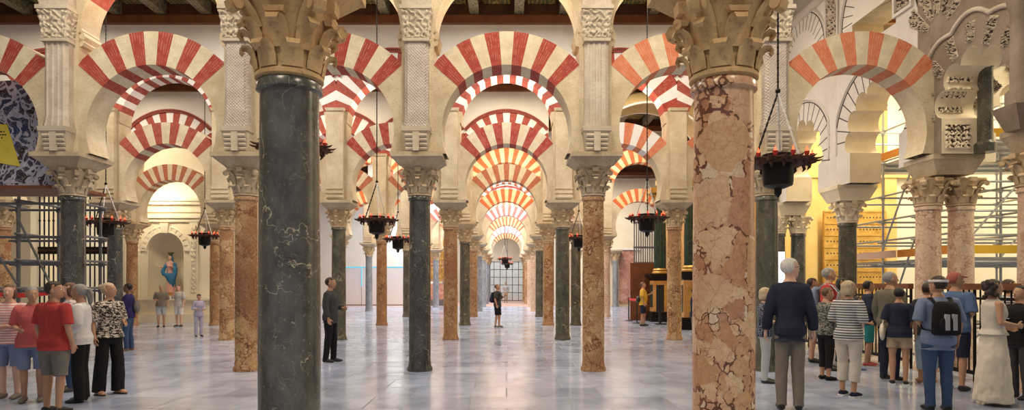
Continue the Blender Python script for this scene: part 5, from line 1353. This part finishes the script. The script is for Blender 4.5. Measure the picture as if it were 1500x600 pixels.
    backpack(o, C['black'], C['black'], 'black backpack with two pale stripes', C['lightgrey'], w=.17)
    b = MB(); b.tube([HM @ Vector((.096 * math.cos(a), .006 + .115 * math.sin(a), 1.690)) for a in [2 * math.pi * k / 24 for k in range(25)]], [(.016, .005)] * 25, 8, flat=(0, 0, 1)); b.tube([HM @ Vector(p) for p in ((0, -.09, 1.690), (0, -.14, 1.682), (0, -.17, 1.676))], [(.08, .006), (.07, .006), (.03, .005)], 10, flat=(1, 0, 0))
    held(o, AR, s, 0, b, 'sun_visor', C['white'], 'white sun visor on the man with the black backpack', 'visor')
    P(1399, 571, 399, 120, 'man in faded red cap, blue shirt and shorts by the railing', 'tan', 'redcap', 'cap', C['blue'], .5, .82, 'knee', C['navy'], M['black'], ('bent', 'down'), (-40, 0), False, 1.08, .03, .009)
    P(1455, 592, 409, 80, 'woman with curly brown hair, bare shoulders and long white skirt', 'tan', 'dark', 'curly', C['offwhite'], 0, .98, 'long', None, SKIN['tan'], ('bent', 'out'), (0, 0), True, 1.0, 0, .008, .08, dress=(C['cream'], .05))
    o, AR, s, _, _ = P(1494, 584, 418, -80, 'person in dark clothes reading a leaflet at the picture edge', 'tan', 'black', 'short', C['black'], .9, .84, 'long', C['charcoal'], M['black'], ('phone', 'bent'), (0, -8), False, 1.05, 0, .009)
    b = MB(); b.box(-.10, .10, -.42, -.30, 1.25, 1.256); held(o, AR, s, 0, b, 'leaflet', M['paper'], 'white leaflet held at the picture edge', 'paper')
    P(1478, 556, 409, 60, 'woman with dark hair in striped shirt behind the white skirt', 'tan', 'dark', 'bob', C['stripes'], .5, .86, 'long', C['charcoal'], M['black'], ('bent', 'down'), (0, 0), True, 1.0, 0, .010)
def statue():
    z0 = NZ0; x = NX; y = YN + .38
    pe = thing('statue_pedestal', 'small amber pedestal under the robed statue', 'pedestal', (x, y, z0))
    b = MB(); b.frus((.30, .20), (.26, .17), 0, .10); b.frus((.32, .21), (.32, .21), .10, .14); b.build('block', M['amber'], pe)
    B = MB()
    B.ell([(0, 0, .0, .19, .15), (0, 0, .10, .175, .14), (.01, 0, .45, .15, .125), (.01, 0, .80, .135, .11), (.0, 0, .92, .12, .095), (0, 0, 1.10, .15, .105), (0, .0, 1.22, .165, .095), (0, .0, 1.28, .10, .07), (0, -.01, 1.34, .048, .05)], 20)
    B.ell([(0, -.02, 1.33, .04, .045), (0, -.025, 1.38, .058, .07), (0, -.02, 1.44, .064, .078), (0, -.015, 1.50, .05, .06), (0, -.01, 1.53, .015, .02)], 14)
    B.tube([(0, -.095, 1.455), (0, -.11, 1.42), (0, -.09, 1.412)], [.006, .011, .005], 6)
    B.tube([(-.15, 0, 1.2), (-.24, -.04, 1.02), (-.36, -.14, 1.06)], [.06, .05, .03], 8); B.tube([(.15, 0, 1.2), (.20, -.05, 1.0), (.06, -.15, 1.10)], [.06, .055, .03], 8)
    for sx, wx, wy, wz, dx in ((-1, -.36, -.14, 1.06, (-.7, -.5, .3)), (1, .06, -.15, 1.10, (-.8, -.2, .4))):
        w0 = Vector((wx, wy, wz)); d = Vector(dx).normalized(); a = d.orthogonal().normalized()
        B.tube([w0, w0 + d * .06], [(.03, .014), (.03, .012)], 8, flat=a)
        for q in range(4): B.tube([w0 + d * .05 + a * (.024 - q * .016), w0 + d * (.10 + .01 * (q in (1, 2))) + a * (.026 - q * .017)], [.008, .006], 6)
        B.tube([w0 + d * .02 + a * .025, w0 + d * .05 + a * .055], [.010, .007], 6)
    st = link('statue', remesh(B, .011, 2, [cloth('pink_painted_robe', (.72, .40, .34))], .006, 3, 'robe'), None, (x, y, z0 + .14)); tag(st, 'painted robed woman statue with blue mantle in the wall niche', 'statue')
    H_ = MB(); H_.ell([(0, -.022, 1.345, .046, .056), (0, -.028, 1.38, .060, .073), (0, -.025, 1.44, .066, .082), (0, -.02, 1.49, .055, .066)], 14); link('face', remesh(H_, .008, 2, [SKIN['fair']], 0, 0, 'face'), st)
    mt = MB()
    mt.ell([(0, .03, 1.16, .18, .09), (0, .035, 1.30, .105, .075), (0, .03, 1.42, .085, .085), (0, .02, 1.52, .07, .07), (0, .01, 1.56, .02, .02)], 16)
    mt.tube([(.16, .0, 1.22), (.22, -.04, 1.0), (.21, -.08, .75), (.16, -.11, .48), (.14, -.08, .22)], [.07, .09, .10, .085, .03], 10)
    mt.tube([(-.15, .0, 1.20), (-.25, -.04, 1.02), (-.30, -.07, .86), (-.22, -.09, .72)], [.06, .07, .085, .08], 10)
    mt.ell([(.06, -.06, .30, .05, .05), (.05, -.06, .42, .13, .10), (.02, -.06, .58, .19, .12), (-.03, -.055, .70, .22, .125), (-.03, -.045, .80, .17, .10)], 18)
    mt.ell([(0, .06, .20, .17, .10), (0, .05, .6, .19, .11), (0, .05, 1.15, .18, .09)], 16)
    link('mantle', remesh(mt, .012, 3, [cloth('blue_painted_mantle', (.05, .19, .36))], .012, 8, 'mantle'), st)
    cr = MB()
    cr.lathe([(.055, 1.53), (.075, 1.58), (.06, 1.60)], 14, cy=.01)
    for k in range(18):
        a = 2 * math.pi * k / 18; cr.tube([(.06 * math.cos(a), .01 + .06 * math.sin(a), 1.58), (.13 * math.cos(a), .01 + .11 * math.sin(a), 1.66 + .03 * (k % 2))], [.014, .006], 6)
    cr.ball((0, .01, 1.63), (.09, .08, .06), 10); cr.build('crown', flat('dark_green_gilt_wreath', (.10, .10, .03), .5, .3), st, 50)
if PEOPLE:
    people(); statue()
# ------------------------------------------------------------------ light
LS = .74
def area(nm, x, y, z, sx, sy, power, col, rot=(0, 0, 0)):
    L = bpy.data.lights.new(nm, 'AREA'); L.shape = 'RECTANGLE'; L.size = sx; L.size_y = sy; L.energy = power * LS; L.color = col
    o = bpy.data.objects.new(nm, L); COL.objects.link(o); o.location = (x, y, z); o.rotation_euler = rot
    return o
def spot(nm, x, y, z, power, col, rot, size=80, blend=.6, r=.12):
    L = bpy.data.lights.new(nm, 'SPOT'); L.energy = power; L.color = col; L.spot_size = rad(size); L.spot_blend = blend; L.shadow_soft_size = r
    o = bpy.data.objects.new(nm, L); COL.objects.link(o); o.location = (x, y, z); o.rotation_euler = rot
    return o
WARM, NEUT, COOL = (1, .84, .64), (1, .92, .82), (.88, .93, 1)
world = bpy.data.worlds.new('World'); SC.world = world; world.use_nodes = True
bg = world.node_tree.nodes['Background']; bg.inputs[0].default_value = (.95, .97, 1.0, 1); bg.inputs[1].default_value = .38
# unseen area lights added under the ceiling to brighten each nave
def nave(i, xs, power, col, sy=3.0, sx=1.6, z=8.75):
    ya, yb = ROWY[i], ROWY[i + 1]
    for x in xs: area('nave_fill', x, (ya + yb) / 2, z, sx, sy, power, col)
for x_ in (-3.2, 3.4): area('nave_fill', x_, .4, 8.6, 1.6, 2.0, 330, (1, .84, .62))  # unseen lights added overhead to warm the fronts of the first row
nave(1, (-6.4, 0), 430, (1, .88, .70)); nave(1, (4.2,), 330, (1, .85, .64))
nave(2, (-12,), 380, WARM); nave(2, (-6.4, 0), 400, NEUT); nave(2, (4.2,), 250, WARM)
nave(3, (-13.5,), 300, WARM); nave(3, (-6.4, 0, 5.0), 380, WARM)
nave(4, (-6.4, 0, 5.0), 480, NEUT)
nave(5, (-6.4, 0, 5.5), 620, NEUT)
nave(6, (-6.4, 0, 6.0), 900, NEUT)
nave(7, (-6.4, 0), 1300, COOL)
nave(8, (-6.4, 0), 700, COOL)
area('chapel_fill', NX, 24.9, 7.6, 2.4, .8, 110, (1, .88, .66), (rad(40), 0, 0))
area('chapel_fill', NX, 25.15, 5.3, 1.2, .4, 75, (1, .88, .66), (rad(52), 0, 0))  # unseen light added to brighten the inside of the niche
area('chapel_fill', -16, 29.5, 7.0, 6, 2, 600, (1, .90, .70))
area('chamber_lamp', 11.5, 17.5, 8.6, 4, 6, 1500, (1, .84, .52))
area('chamber_lamp', 12.5, 10, 8.6, 3, 3, 900, (1, .86, .58))
for i_ in (2, 3, 4):                                    # unseen uplights added over the lower arch crests to brighten the roof
    for x_ in (-6.4, -3.2, 0, 3.2) if i_ < 4 else (-3.2, 0):
        area('crest_fill', x_, ROWY[i_], 6.25, 1.2, .3, 38, (1, .82, .58), (math.pi, 0, 0))
area('court_light', 0, 66, 9, 8, 6, 1500, COOL)
# ------------------------------------------------------------------ camera
cam = bpy.data.cameras.new('Camera'); co = bpy.data.objects.new('Camera', cam); COL.objects.link(co)
co.location = (0, 0, HC); co.rotation_euler = (rad(90), 0, 0)
cam.sensor_width = 36; cam.sensor_fit = 'HORIZONTAL'; cam.lens = F / 1500 * 36
cam.shift_x = (750 - VX) / 1500; cam.shift_y = (HY - 300) / 1500
cam.clip_start = .05; cam.clip_end = 200
SC.camera = co
SC.view_settings.view_transform = 'Standard'; SC.view_settings.look = 'None'; SC.view_settings.gamma = 1; SC.view_settings.use_curve_mapping = False
SC.view_settings.exposure = 0.0
